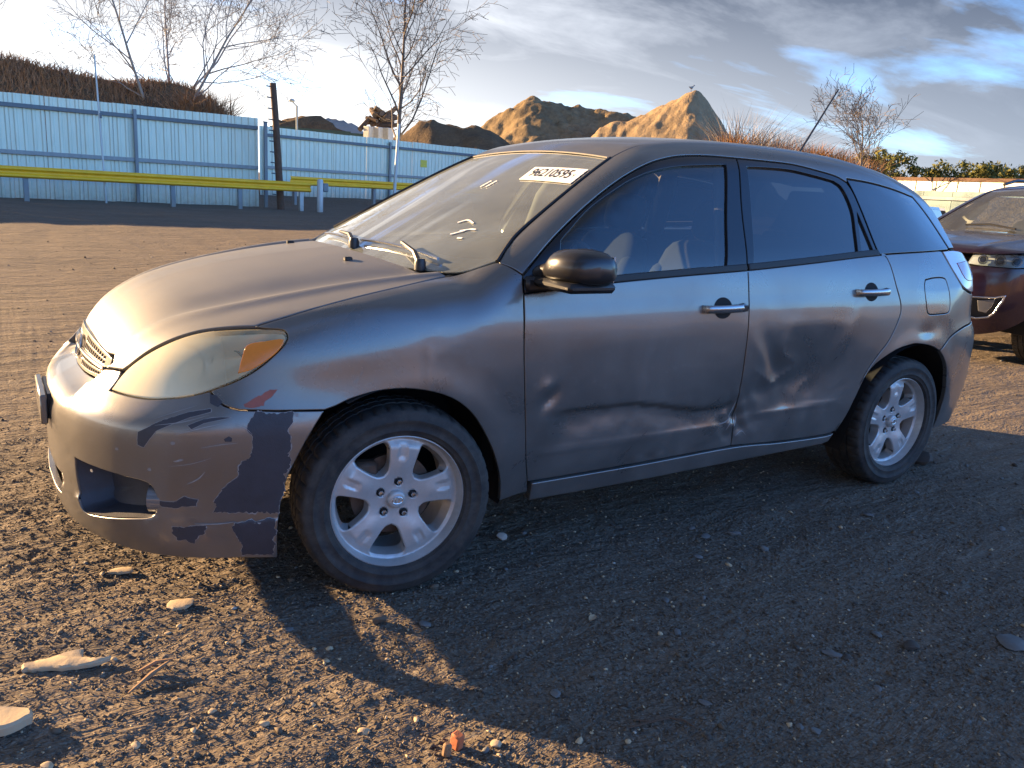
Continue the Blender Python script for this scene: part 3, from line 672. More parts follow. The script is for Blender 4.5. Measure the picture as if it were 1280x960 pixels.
# ------------------------------------------------------------------ bare trees
def bare_tree(name, label, base, H_, spread, seed, mat, limbs=9, lean=(0, 0), trunk_r=.14, first=.25, stems=1, levels=4, up=.5, twig=.010, droop=0.0, cat='tree', fork=None):
    rg = random.Random(seed); e = empty(name, base, label, cat); tr = MB(); cr = MB()
    def branch(mb, p, d, L, r, lev):
        n = 5 if lev < 3 else 3; pts = [p]; q = p.copy(); dd = d.copy()
        for i in range(n):
            w_ = .035 if lev == 0 and stems == 1 else .13; dd = (dd + Vector((rg.gauss(0, w_), rg.gauss(0, w_), rg.gauss(0, .09) + (up * .16 if lev < 3 else -droop)))).normalized(); q = q + dd * L / n; pts.append(q.copy())
        rad = [max(twig * .6, r * (1 - .78 * i / n)) for i in range(n + 1)]
        mb.tube(pts, rad, 7 if lev == 0 else (5 if lev < 2 else 3), caps=False)
        if lev >= levels: return
        k = {0: limbs, 1: 6, 2: 4, 3: 2}.get(lev, 2)
        for j in range(k):
            f = first + (1 - first) * (j + rg.random() * .8) / k if lev == 0 else .22 + .75 * (j + rg.random()) / k
            f = min(f, .98); i0 = min(int(f * n), n - 1); b = pts[i0].lerp(pts[i0 + 1], f * n - i0); ax = (pts[i0 + 1] - pts[i0]).normalized()
            side = ax.orthogonal().normalized(); side.rotate(Matrix.Rotation(rg.uniform(0, 6.283), 3, ax)); ang = rg.uniform(.55, 1.05) if lev else rg.uniform(.6, 1.0)
            nd = (ax * math.cos(ang) + side * math.sin(ang)).normalized(); l2 = (L * rg.uniform(.38, .62) if lev else spread * rg.uniform(.65, 1.1) * (1.15 - .6 * f))
            branch(cr, b, nd, l2, rad[i0] * rg.uniform(.42, .62), lev + 1)
    for s in range(stems):
        a = rg.uniform(0, 6.283); d = Vector((lean[0] + (.62 * math.cos(a) if stems > 1 else 0), lean[1] + (.62 * math.sin(a) if stems > 1 else 0), 1)).normalized()
        branch(tr, Vector((.25 * math.cos(a), .25 * math.sin(a), 0)) if stems > 1 else Vector((0, 0, 0)), d, H_ * (rg.uniform(.75, 1.05) if stems > 1 else 1), trunk_r, 0)
    tr.build('trunk', mat, e, keep=False, auto=60); cr.build('crown', mat, e, keep=False, auto=60); return e
q = sight(498, 200, 46); bare_tree('bare_tree', 'tall bare tree with upswept limbs behind the set-back fence', (q.x, q.y, .2), 10.8, 5.8, 12, M['bark_warm'], limbs=19, trunk_r=.15, first=.22, twig=.019, up=.5, lean=(.0, 0), droop=.06)
q = sight(205, 150, 39.5); bare_tree('bare_tree', 'multi-stemmed bare tree rising from the brushy berm', (q.x, q.y, 2.6), 7.6, 4.6, 23, M['bark_pale'], limbs=9, stems=4, trunk_r=.075, first=.2, twig=.014, up=.4)
q = sight(1076, 210, 45); bare_tree('bare_tree', 'small bare spreading tree beyond the hatchback roof', (q.x, q.y, .6), 4.9, 3.6, 33, M['bark_warm'], limbs=12, stems=1, trunk_r=.09, first=.40, twig=.015, up=.55)
q = sight(70, 130, 39.5); bare_tree('bare_sapling', 'broken thin sapling leaning out of the berm brush', (q.x + 1.2, q.y, 3.2), 2.6, .9, 37, M['bark'], limbs=5, trunk_r=.035, first=.3, levels=3, lean=(-.85, 0), twig=.008, cat='sapling')
q = sight(255, 140, 35.5)
def shrub(name, label, base, n, lo, hi, rad, wid, mat, seed, lean=.5, cat='shrub'):
    rg = np.random.default_rng(seed); e = empty(name, base, label, cat); p = []
    for _ in range(n):
        a = rg.uniform(0, 6.283); r = rad * math.sqrt(rg.random()); p.append((r * math.cos(a), r * math.sin(a) * .6, -.1))
    V, Fc = blades(p, lo, hi, wid, lean, rg); n0 = int(len(p) * .35); link('stems', mesh('stem_mass', V[:n0 * 5], Fc[:n0 * 2]), e, mat, keep=False)
    V2 = V[n0 * 5:]; F2 = [tuple(i - n0 * 5 for i in f) for f in Fc[n0 * 2:]]; link('twigs', mesh('twig_mass', V2, F2), e, mat, keep=False); return e
for i, (px, py, D, n, lo, hi, rad, mt, nm, lb) in enumerate([
    (918, 190, 52, 900, 1.2, 2.7, 1.0, 'brush_orange', 'scrub_bush', 'rusty orange scrub bush at the foot of the sand heap'),
    (925, 190, 55, 700, 2.0, 5.2, 1.3, 'brush_gray', 'reed_clump', 'tall pale dead reed clump leaning over the orange scrub'),
    (962, 192, 52, 800, 1.6, 3.6, 1.6, 'brush_gray', 'reed_clump', 'pale feathery dead reed clump behind the hatchback roof'),
    (1000, 200, 50, 700, 1.0, 2.5, 1.6, 'brush', 'scrub_bush', 'low brown scrub bush under the hatchback aerial'),
    (1035, 203, 50, 900, 1.0, 2.3, 1.8, 'brush_orange', 'scrub_bush', 'tawny scrub bush beside the small bare tree'),
    (1070, 212, 48, 700, .8, 1.8, 1.6, 'brush', 'scrub_bush', 'dull brown scrub bush round the small bare tree stems')]):
    q = sight(px, py, D); shrub(nm, lb, (q.x, q.y, max(0, q.z - lo * .9)), n, lo, hi, rad, .018, M[mt], 100 + i)
q = sight(255, 128, 38.5); shrub('leafy_bramble', 'arching brown-leaved bramble at the end of the berm', (q.x, q.y, q.z - .9), 900, .4, 1.9, 1.2, .016, M['brush'], 131, 1.0, 'bramble')
# ------------------------------------------------------------------ leafy trees on the right
def mk_leaf():
    k = NT('olive_green_leaves'); v = k.coord(); c = k.ramp(k.noise(1.1, 4, .6, 0, v), [(.3, (.045, .055, .016)), (.52, (.095, .10, .026)), (.72, (.17, .145, .04))]); k.set(Base_Color=c, Roughness=.75, Specular_IOR_Level=.2); return k.m
M['leaf'] = mk_leaf()
def leafy(base, h, r, seed):
    rg = np.random.default_rng(seed); e = empty('leafy_tree', base, 'olive green bushy tree in the row beyond the cream container', 'tree', 'olive trees on the right')
    mb = MB(); mb.tube([(0, 0, -.2), (.1, 0, h * .45), (.0, .1, h * .8)], [.16, .11, .04], 7)
    for k in range(6): a = rg.uniform(0, 6.28); mb.tube([(.05, 0, h * (.25 + .07 * k)), (r * .5 * math.cos(a), r * .5 * math.sin(a), h * (.5 + .06 * k))], [.06, .02], 5)
    mb.build('trunk', M['bark'], e, keep=False)
    cl = [(rg.normal(0, r * .45), rg.normal(0, r * .45), h * rg.uniform(.22, .98), rg.uniform(.25, .5) * r) for _ in range(26)]; V = []; Fc = []
    for cx, cy, cz, cr_ in cl:
        sh = 1.15 - .55 * cz / h
        for _ in range(85):
            d = rg.normal(0, 1, 3); d /= np.linalg.norm(d); p = np.array([cx * sh, cy * sh, cz]) + d * cr_ * rg.uniform(.4, 1.1) * np.array([1, 1, .75]); a = rg.normal(0, 1, 3); a /= np.linalg.norm(a); b = np.cross(a, d); s = rg.uniform(.10, .21); n = len(V)
            V += [p - a * s, p + b * s * .5, p + a * s, p - b * s * .5]; Fc.append((n, n + 1, n + 2, n + 3))
    link('crown', mesh('leaf_crown', V, Fc), e, M['leaf'], keep=False)
for i, (px, pt, D) in enumerate([(1098, 190, 66), (1122, 192, 62), (1138, 203, 70), (1158, 208, 66), (1186, 206, 64), (1200, 202, 74), (1216, 208, 68), (1242, 206, 64), (1258, 212, 72), (1276, 208, 66)]):
    q = sight(px, pt, D); leafy((q.x, q.y, 0), q.z, 1.5 + .25 * (i % 3), 200 + i)
# ------------------------------------------------------------------ cream container and teal fence on the right
M['cream'] = mk_fencemat('cream_painted_steel', (.55, .53, .45), (.42, .39, .32)); M['teal'] = mk_fencemat('teal_sheet_steel', (.05, .105, .125), (.035, .07, .08))
A, B = sight(1110, 240, 47), sight(1330, 240, 41); d = (B - A); d.z = 0; e = empty('storage_container', (A.x, A.y, 0), 'long cream steel container behind the maroon car', 'container', rotz=math.atan2(d.y, d.x)); L = d.length
zt_, = (sight(1200, 223, 44).z,)
mb = MB(); mb.box((0, 0, .15), (L, 2.4, zt_), bev=.03); mb.build('shell', M['cream'], e, keep=False); mb = MB(); mb.box((-.05, -.05, zt_ - .14), (L + .05, -.002, zt_ + .03), bev=.01); mb.build('top_rail', M['wood'], e, keep=False)
for i in range(int(L / 1.2)): mb = MB(); mb.box((i * 1.2 + .3, -.04, .3), (i * 1.2 + .5, -.001, zt_ - .15), bev=.01); mb.build('wall_rib', M['cream'], e, keep=False)
A, B = sight(1120, 250, 38), sight(1300, 250, 33); d = (B - A); d.z = 0; e = empty('teal_fence', (A.x, A.y, 0), 'low teal sheet fence in front of the cream container', 'fence', rotz=math.atan2(d.y, d.x)); L = d.length; zt_ = sight(1200, 239, 35.5).z
for i in range(int(L / 1.5) + 1): mb = MB(); mb.box((i * 1.5, 0, 0), (i * 1.5 + 1.485, .04, zt_ - .02), bev=.004); mb.build('fence_panel', M['teal'], e, keep=False)
for z in (zt_ - .28, zt_ * .5): mb = MB(); mb.box((0, -.08, z - .07), (L, -.012, z + .07), bev=.01); mb.build('rail', M['rail'], e, keep=False)
# ------------------------------------------------------------------ odds and ends behind the set-back fence
M['concrete'] = simple('pale_concrete', (.52, .49, .43), .9, 0, .2, 6, .3, 20); M['skip_green'] = simple('dark_green_skip_paint', (.04, .075, .05), .6, 0, .4, 4)
M['log'] = simple('dark_log_bark', (.09, .055, .035), .9, 0, .5, 6, .4, 30)
for i, (px, w) in enumerate(((461, 9), (473, 9), (485, 8))):
    q = sight(px, 168, 52); e = empty('concrete_block', (q.x, q.y, 0), 'pale concrete block column standing under the dumped logs', 'block', 'concrete block columns behind the fence', .4)
    for j in range(5): mb = MB(); mb.box((-.24, -.24, j * .86), (.24, .24, j * .86 + .84), bev=.03); mb.build('block', M['concrete'], e, keep=False)
rg = random.Random(3)
for i in range(14):
    q = sight(456 + rg.uniform(0, 36), 150 + rg.uniform(-10, 7), 52.6 + rg.uniform(-.3, .6)); e = empty('dumped_log', q, 'short dark log in the heap on the concrete columns', 'log', 'dumped logs behind the fence')
    a = rg.uniform(0, 3.14); v = Vector((math.cos(a) * .6, math.sin(a) * .4, rg.uniform(-.4, .4))); r = rg.uniform(.11, .2)
    mb = MB(); mb.tube([-v, v * .1, v], [r, r * .96, r * .9], 9, caps=False); mb.build('bark', M['log'], e, keep=False)
    mb = MB(); mb.tube([-v * 1.005, -v * .99], r * .93, 9); mb.build('cut_face', M['bark_warm'], e, keep=False); mb = MB(); mb.tube([v * .99, v * 1.005], r * .85, 9); mb.build('cut_face', M['bark_warm'], e, keep=False)
for i, (px, py, w, lb) in enumerate([(362, 152, 1.3, 'dark skip heaped with brown soil beside the timber pole'), (389, 149, 2.3, 'large dark green skip heaped with brown soil behind the fence'), (420, 153, 1.9, 'tilted dark skip showing its gray bed behind the fence')]):
    q = sight(px, py, 58); zt_ = q.z; e = empty('soil_skip', (q.x, q.y, 0), lb, 'skip', rotz=-.35)
    V = [(-w, -1, 0), (w, -1, 0), (w * 1.1, -1.1, zt_ - .65), (-w * 1.1, -1.1, zt_ - .65), (-w, 1, 0), (w, 1, 0), (w * 1.1, 1.1, zt_ - .65), (-w * 1.1, 1.1, zt_ - .65)]
    mb = MB(); mb.add(V, [(0, 1, 2, 3), (5, 4, 7, 6), (1, 5, 6, 2), (4, 0, 3, 7), (3, 2, 6, 7)]); mb.build('hull', M['skip_green'], e, keep=False)
    n = 16; V = [((-1 + 2 * a / n) * w * 1.05, (-1 + 2 * b / n) * 1.05, zt_ - .66 + .75 * max(0, 1 - abs(-1 + 2 * a / n)**2.6) * max(0, 1 - abs(-1 + 2 * b / n)**2.2) * (1 + .3 * float(fbm(np.array(a * .5), np.array(b * .5), 2, 7 + i)))) for a in range(n + 1) for b in range(n + 1)]
    link('soil_load', mesh('soil_load', V, [(a * (n + 1) + b, (a + 1) * (n + 1) + b, (a + 1) * (n + 1) + b + 1, a * (n + 1) + b + 1) for a in range(n) for b in range(n)], smooth=True), e, M['soil_dark'] if i != 2 else M['steelgray'], keep=False)
q = sight(864, 114, 74); e = empty('bird', (q.x, q.y, q.z + .05), 'small gray bird perched on the tip of the sand heap', 'bird')
V = []; prof = [(-.32, .01), (-.2, .05), (-.05, .10), (.08, .10), (.16, .06), (.24, .065), (.30, .04), (.37, .005)]; zc = [.30, .24, .22, .25, .33, .42, .43, .41]
for (x, r), z in zip(prof, zc):
    for k in range(8): a = k * math.pi / 4; V.append((x, r * math.cos(a), z + r * math.sin(a)))
Fc = [(i * 8 + k, i * 8 + (k + 1) % 8, (i + 1) * 8 + (k + 1) % 8, (i + 1) * 8 + k) for i in range(7) for k in range(8)]
link('bird_body', mesh('bird_body', V, Fc, smooth=True), e, M['post'], keep=False)
mb = MB(); mb.tube([(.0, .04, .2), (.0, .04, -.1)], .012, 5); mb.tube([(.0, -.04, .2), (.0, -.04, -.1)], .012, 5); mb.build('leg', M['wood'], e, keep=False)
# ------------------------------------------------------------------ gray hatchback
# car frame = world frame: front axle at x=0, x runs to the tail, left side is -y
Bz = Curve([(.1, .785), (.15, .80), (.2, .818), (.26, .838), (.34, .858), (.45, .872), (.6, .883), (.7, .886), (.8, .884), (.9, .875), (1.0, .858), (1.07, .839), (1.13, .812), (1.2, .775), (1.3, .72), (1.4, .66), (1.5, .59), (1.6, .51)], .02)
Px = Curve([(-.9, .15), (-.6, .055), (-.3, .02), (0, .002), (.4, .006), (1, 0), (1.6, 0), (2.3, 0), (2.6, .0), (2.9, .014), (3.1, .04), (3.3, .09), (3.5, .16)], .06)
Gx = Curve([(0, 0), (1.6, 0), (2.2, .015), (2.6, .05), (2.9, .10), (3.2, .17)], .08)
def ledge(z, zc, up, dn):
    """0..1 groove: steep upper lip, slow return below"""
    d = z - zc; return np.where(d > 0, gauss(d, up), gauss(d, dn))
def dents(x, z):
    w = fbm(x * 9, z * 9, 3, 11) * .012
    # front door: long groove pushed in, with a sharp upper lip
    zc = .555 - .055 * (x - .5) + .012 * np.sin(x * 9) + w
    d = -.018 * ledge(z, zc, .008, .052) * sstep(.50, .62, x) * (1 - sstep(1.36, 1.43, x))
    d += -.010 * gauss((x - .515) - .5 * (z - .615), .020) * gauss(z - .615, .026) + .005 * gauss(x - .50, .02) * gauss(z - .655, .018)
    d += .0022 * gauss(z - (.418 + .012 * (x - .45)), .010) * sstep(.44, .52, x) * (1 - sstep(1.34, 1.40, x))
    d += -.003 * gauss(x - .95, .30) * gauss(z - .70, .06) - .002 * gauss(x - 1.25, .12) * gauss(z - .80, .05)
    # crumple at the bottom of the B post
    cr = gauss(x - 1.435, .055) * gauss(z - .455, .065)
    d += cr * (-.014 + .005 * np.sin(x * 62 + z * 48 + w * 200) + .0025 * np.sin(z * 90 - x * 30))
    # rear door: big hollow with folded upper front corner
    d += -.029 * gauss(x - 1.80, .16) * gauss(z - .60 - .12 * (x - 1.8), .10) * sstep(1.45, 1.55, x)
    d += -.007 * gauss((x - 1.66) + .6 * (z - .6), .035) * gauss(z - .64, .09) + .004 * gauss((x - 1.60) + .7 * (z - .6), .03) * gauss(z - .70, .06)
    d += .0045 * gauss((x - 2.02) - .5 * (z - .72), .035) * gauss(z - .75, .07) - .006 * gauss(x - 1.56, .05) * gauss(z - .56, .03)
    d += .0013 * gauss(z - (.835 - .03 * (x - 1.5)), .018) * sstep(1.55, 1.75, x) * (1 - sstep(1.98, 2.1, x))
    d += .0025 * gauss(z - (.455 + .06 * (x - 1.5)**2), .010) * sstep(1.48, 1.6, x) * (1 - sstep(2.0, 2.1, x))
    bk = gauss(x - 1.66, .13) * gauss(z - .60, .12) * sstep(1.44, 1.5, x); d += -.0085 * bk * (np.abs(fbm(x * 5 + z * 3, z * 6 - x * 2, 2, 19)) * 2.2 - .5)
    d += .004 * gauss(x - 1.0, .10) * gauss(z - .335, .012) * np.sin(x * 55)
    # quarter panel: small dings round the filler flap
    d += -.0015 * gauss(x - 2.73, .04) * gauss(z - .79, .03) + .001 * gauss(x - 2.80, .025) * gauss(z - .83, .03) - .006 * gauss(x - 2.62, .04) * gauss(z - .76, .02)
    # gentle panel waviness
    return d + .0007 * fbm(x * 4.5, z * 5.5, 2, 3)
def S(x, z):
    s = Bz(z) - Px(x) - Gx(x) * np.clip((z - .95) / .45, 0, 2)
    for cx, r0 in ((-.015, .372), (2.59, .392)):
        s = s + .009 * gauss(np.hypot(x - cx, z - .315) - r0, .045) * sstep(.1, .3, z)
    s = s + .012 * (1 - sstep(.300, .318, z)) * (1 - sstep(-.40, -.34, x))
    return s
Hc = Curve([(-.95, .60), (-.80, .775), (-.7, .855), (-.5, .937), (-.3, .985), (0, 1.03), (.25, 1.052), (.5, 1.06)], .03)
Hy = Curve([(0, 0), (.2, .004), (.35, .013), (.5, .030), (.6, .038), (.75, .052), (.9, .085)], .03)
Yc = Curve([(-.9, .30), (-.75, .385), (-.65, .44), (-.45, .545), (-.12, .615), (.11, .65), (.4, .66)], .05)
def H(x, y):
    y = np.abs(y); yc = Yc(x)
    return Hc(x) - Hy(y) - .05 * sstep(.2, -.8, x) * (y / .7)**2 + .012 * gauss(y - yc, .022) - .010 * gauss(y - yc + .075, .05)
Nz = Curve([(.1, -.865), (.17, -.895), (.25, -.922), (.4, -.932), (.5, -.932), (.57, -.925), (.62, -.89), (.66, -.85), (.72, -.81), (.8, -.775), (.9, -.70)], .015)
Ny = Curve([(0, 0), (.2, .008), (.4, .05), (.55, .12), (.65, .20), (.75, .33), (.85, .6), (.95, 1.0)], .03)
def Nf(y, z):
    a = np.abs(y); return Nz(z) + Ny(a) - .010 * (1 - sstep(.300, .318, z))
def Nbump(y, z):                                # bumper: hollow between the two ridges below the grille
    a = np.abs(y); return Nf(y, z) + .055 * (1 - sstep(.285, .345, a)) * sstep(.575, .635, z)
Tc = Curve([(-.2, .865), (.1, 1.022), (.4, 1.178), (.7, 1.33), (.9, 1.43), (.97, 1.462), (1.09, 1.51), (1.36, 1.545), (1.6, 1.557), (1.9, 1.560), (2.3, 1.547), (2.6, 1.517), (2.85, 1.475), (3.0, 1.44), (3.3, 1.35)], .03)
Tk = Curve([(0, .17), (.24, .16), (.96, .09), (3, .1)], .1)
def T(x, y): return Tc(x) - Tk(x) * y * y
Rz = Curve([(.15, 3.38), (.3, 3.45), (.5, 3.50), (.65, 3.50), (.72, 3.48), (.8, 3.42), (.9, 3.40), (1.0, 3.37), (1.13, 3.26), (1.3, 3.12), (1.4, 3.03), (1.5, 2.93)], .015)
Ry = Curve([(0, 0), (.3, .012), (.5, .045), (.65, .11), (.75, .20), (.85, .42), (.95, .9)], .03)
def Rr(y, z): return Rz(z) - Ry(np.abs(y))
def f_side(x, y, z): return np.abs(y) - S(x, z)
def f_dent(x, y, z): return np.abs(y) - S(x, z) - dents(x, z)
def _lower(s, x, y, z, nose):
    s = smax(s, (z - H(x, y)) * .95, .11); s = smax(s, (nose(y, z) - x) * .8, .10); return smax(s, (x - Rr(y, z)) * .8, .06)
def f_lower(x, y, z): return _lower(f_side(x, y, z), x, y, z, Nf)
def f_lowd(x, y, z): return _lower(f_dent(x, y, z), x, y, z, Nf)
def f_bump(x, y, z): return _lower(f_side(x, y, z), x, y, z, Nbump)
def f_green(x, y, z):
    s = smax(f_side(x, y, z), (z - T(x, y)) * .9, .10); return smax(s, (x - Rr(y, z)) * .8, .05)
def f_top(x, y, z): return z - T(x, y)
D_side = Dom(lambda x, y, z: f_union(x, y, z), 'side', .3, 1.1); D_sided = Dom(lambda x, y, z: f_union(x, y, z) - dents(x, z), 'side', .3, 1.1); D_green = Dom(f_green, 'side', .2, 1.1)
D_plan = Dom(f_lower, 'plan', .4, 1.3); D_cyl = Dom(f_bump, 'cyl', .2, 1.4, (.12, 0), .9)
D_head = Dom(f_lower, 'cyl', .2, 1.4, (.12, 0), .9)
def f_union(x, y, z):
    a, b = f_lower(x, y, z), np.maximum(f_green(x, y, z), .05 - x); h = np.maximum(.012 - np.abs(a - b), 0) / .012; return np.minimum(a, b) - h * h * .012 * .25
D_fend = Dom(f_union, 'roll', .02, .9, (-.42, .62), .45); D_top = Dom(f_top, 'plan', .3, 2.0); D_rail = Dom(f_green, 'roll', .05, 1.2, (0, 1.0), .7)
CAR = empty('hatchback_car', (1.3, 0, 0), 'dented dark gray five-door hatchback with peeling front bumper paint', 'car')
def both(fn):
    return [fn(False), fn(True)]
# --- outlines (metres), measured on the left side
hood_front = [(-.766, -.36), (-.782, -.374), (-.766, -.416), (-.748, -.459)]
hood_l = join(spl([(-.800, 0), (-.795, -.12), (-.782, -.24), (-.756, -.375)], 6), [(-.762, -.392), (-.782, -.374), (-.765, -.416), (-.746, -.459)],
    spl([(-.73, -.473), (-.693, -.499), (-.648, -.53), (-.592, -.566), (-.539, -.603), (-.482, -.65), (-.42, -.702)], 4),
    spl([(-.42, -.702), (-.308, -.732), (-.164, -.738), (.021, -.729), (.198, -.691)], 6), spl([(.201, -.685), (.165, -.56), (.120, -.40), (.092, -.2), (.086, 0)], 6))
hood_loop = join(hood_l, [(x, -y) for x, y in hood_l[::-1]])
panel('hood', M['hood_paint'], CAR, D_plan, hood_loop, step=.016, res=.014)
head3 = [(-.78, -.476, .649), (-.743, -.549, .647), (-.698, -.609, .648), (-.655, -.649, .655), (-.614, -.68, .664), (-.575, -.704, .676), (-.535, -.724, .692), (-.505, -.737, .705), (-.474, -.749, .721), (-.441, -.76, .742), (-.411, -.768, .766), (-.379, -.774, .796), (-.356, -.775, .82), (-.345, -.771, .84), (-.349, -.759, .857), (-.364, -.747, .861), (-.389, -.73, .861), (-.421, -.706, .859), (-.483, -.656, .85), (-.54, -.609, .837), (-.593, -.572, .816), (-.649, -.535, .783), (-.694, -.503, .748), (-.731, -.477, .711), (-.757, -.47, .679)]
head_loop = spl(D_head.inv(head3 + head3[:1]), 4)[:-1]
BT = lambda P: D_cyl.inv(P)
c0 = D_cyl.R
arch_c = (-.012, .315)
bump_low = [(-.36, -.79, .17), (-.48, -.77, .180), (-.631, -.70, .183), (-.747, -.60, .186), (-.83, -.47, .19)]
bump_l = join(BT([(-.82, 0, .632)]), spl(BT([(-.82, -.001, .632), (-.818, -.15, .634), (-.806, -.30, .640)]), 4), spl(BT([(-.803, -.35, .652), (-.785, -.378, .690)]), 3), BT([(-.765, -.416, .697), (-.746, -.459, .70), (-.757, -.47, .679)]),
    spl(BT(head3[:6]) + BT([(-.551, -.716, .684)]), 3), spl(BT([(-.551, -.716, .684), (-.538, -.733, .666), (-.52, -.752, .648), (-.484, -.773, .638)]), 4), BT([(-.388, -.808, .635), (-.258, -.847, .635)]),
    spl(BT([(-.258, -.847, .635), (-.297, -.847, .574), (-.332, -.84, .508), (-.366, -.829, .425), (-.383, -.82, .33), (-.380, -.79, .17)]), 4),
    spl(BT(bump_low[1:] + [(-.88, -.25, .192), (-.895, 0, .193)]), 4))
bump_loop = join(bump_l, [(-u, v) for u, v in bump_l[::-1]])
fog3 = [(-.879, -.407, .426), (-.833, -.511, .424), (-.77, -.606, .42), (-.719, -.661, .412), (-.70, -.678, .381), (-.699, -.677, .342), (-.711, -.665, .312), (-.758, -.614, .296), (-.831, -.499, .272), (-.856, -.445, .268), (-.868, -.422, .291), (-.878, -.408, .368)]
fog_loop = spl(BT(fog3 + fog3[:1]), 4)[:-1]
mid_loop = BT([(-.9, .30, .225), (-.9, .30, .36), (-.9, -.30, .36), (-.9, -.30, .225)]); mid_loop = [(-.235, .276), (-.245, .338), (.245, .338), (.235, .276)]
panel('front_bumper', M['bumper_paint'], CAR, D_cyl, bump_loop, [fog_loop, [(-u, v) for u, v in fog_loop], mid_loop], step=.022, res=.014, depth=.02)
BUMP = [o for o in CAR.children if o.name.startswith('front_bumper')][0]
# fog pockets: a closed tray behind each opening, with a lamp at its outer end
def pocket(mir):
    me_v = []; fc = []; ring = resample(fog_loop if area2(fog_loop) > 0 else fog_loop[::-1], .02)
    p, n = D_cyl.pos(np.asarray(ring)); m = len(ring)
    c2 = np.asarray(ring).mean(0); shr = c2 + (np.asarray(ring) - c2) * .80
    q, n2 = D_cyl.pos(shr); q = q + np.array([.085, .03, .0])
    V = [*(p - n * .006), *q, q.mean(0)]; fc = [(i, (i + 1) % m, m + (i + 1) % m, m + i) for i in range(m)] + [(m + i, m + (i + 1) % m, 2 * m) for i in range(m)]
    V = np.array(V)
    if mir: V[:, 1] *= -1
    link('fog_lamp_recess', mesh('fog_lamp_recess', V, fc, auto=40), CAR, M['peel'])
    mb = MB(); sgn = 1 if mir else -1
    A = Matrix.Translation((-.722, sgn * .628, .357)) @ Matrix.Rotation(math.radians(26 * sgn), 4, 'Z')
    mb2 = MB(); mb2.lathe([(0.0, .012), (.024, .015), (.036, .022), (.040, .018), (.040, .055)], 20, 'x'); V = [A @ Vector(v) for v in mb2.V]
    mb.add(V, mb2.F); mb.build('fog_lamp', M['lamp_dark'], CAR)
both(pocket)
# dark bar behind the central air intake
for i in range(1):
    mb = MB(); mb.box((-.905, -.30, .304), (-.890, .30, .3075), bev=.001); mb.build('intake_slat', M['black'], CAR)
# licence plate bracket
mb = MB(); mb.box((-.952, -.155, .468), (-.932, .155, .565), bev=.004); pb = mb.build('plate_bracket', M['bumper_paint'], CAR)
mb = MB(); mb.box((-.933, -.13, .478), (-.905, .13, .562), bev=.004); mb.build('bracket_mount', M['black'], pb)
# peeled paint patches, scuffs and chips on the bumper
def decal(px3, mat, nm, dom=D_cyl, par=None, off=.0008, jag=.0, step=.015, grow=0.0):
    L = dom.inv(px3); L = L if area2(L) > 0 else L[::-1]; L = resample(L, .004)
    if grow: L = offset(L, -grow)
    if jag:
        a = np.asarray(L); k = np.arange(len(a)); c = a.mean(0); r_ = (fbm(a[:, 0] * 45, a[:, 1] * 45, 3, 5) + .55 * fbm(a[:, 0] * 190, a[:, 1] * 190, 2, 6)) * jag; d = a - c; d /= np.linalg.norm(d, axis=1)[:, None] + 1e-9
        L = [tuple(v) for v in a + d * r_[:, None]]
    return patch(nm, mat, par or BUMP, dom, L, step=step, off=off, res=.004)
PEEL = [[(-.441, -.792, .629), (-.395, -.807, .632), (-.345, -.822, .632), (-.344, -.828, .607), (-.362, -.828, .583), (-.353, -.834, .538), (-.36, -.832, .485), (-.373, -.827, .409), (-.389, -.818, .326), (-.466, -.794, .329), (-.557, -.761, .336), (-.555, -.764, .367), (-.537, -.772, .406), (-.498, -.787, .443), (-.478, -.795, .489), (-.462, -.8, .503), (-.454, -.802, .563), (-.47, -.794, .584), (-.465, -.791, .605)],
    [(-.499, -.78, .302), (-.391, -.818, .312), (-.386, -.777, .184), (-.474, -.761, .192), (-.484, -.774, .234), (-.508, -.775, .286)],
    [(-.657, -.706, .288), (-.573, -.752, .298), (-.573, -.749, .271), (-.595, -.737, .259), (-.601, -.729, .233), (-.645, -.708, .248), (-.657, -.703, .268)],
    [(-.691, -.685, .363), (-.656, -.711, .363), (-.631, -.727, .381), (-.6, -.744, .374), (-.601, -.743, .355), (-.632, -.726, .35), (-.656, -.71, .346), (-.686, -.689, .346)],
    [(-.733, -.641, .561), (-.669, -.681, .603), (-.607, -.712, .627), (-.555, -.738, .638), (-.556, -.742, .63), (-.609, -.72, .613), (-.647, -.703, .595), (-.69, -.679, .571), (-.708, -.668, .544), (-.721, -.658, .52), (-.735, -.644, .525)],
    [(-.615, -.727, .592), (-.574, -.742, .611), (-.53, -.761, .618), (-.506, -.772, .617), (-.537, -.761, .61), (-.575, -.746, .6), (-.606, -.735, .583)],
    [(-.55, -.719, .676), (-.534, -.73, .674), (-.524, -.746, .656), (-.536, -.746, .644), (-.553, -.731, .653)],
    [(-.528, -.776, .557), (-.515, -.78, .565), (-.508, -.784, .56), (-.509, -.783, .55), (-.525, -.778, .55)]]
for i, L in enumerate(PEEL):
    if i < 6: decal(L, M['primer'], 'primer_edge', jag=(.013, .009, .009, .005, .004, .003)[i], step=.012, grow=.0012, off=.0004)
    decal(L, M['peel'], 'peeled_paint_patch', jag=(.012, .008, .008, .004, .003, .002, .001, .001)[i], step=.012)
decal([(-.655, -.713, .486), (-.637, -.725, .495), (-.628, -.73, .493), (-.646, -.719, .485)], M['chip'], 'scratch', step=.008)
decal([(-.342, -.823, .630), (-.329, -.827, .628), (-.331, -.829, .617), (-.341, -.826, .619)], M['chip'], 'scratch', step=.008)
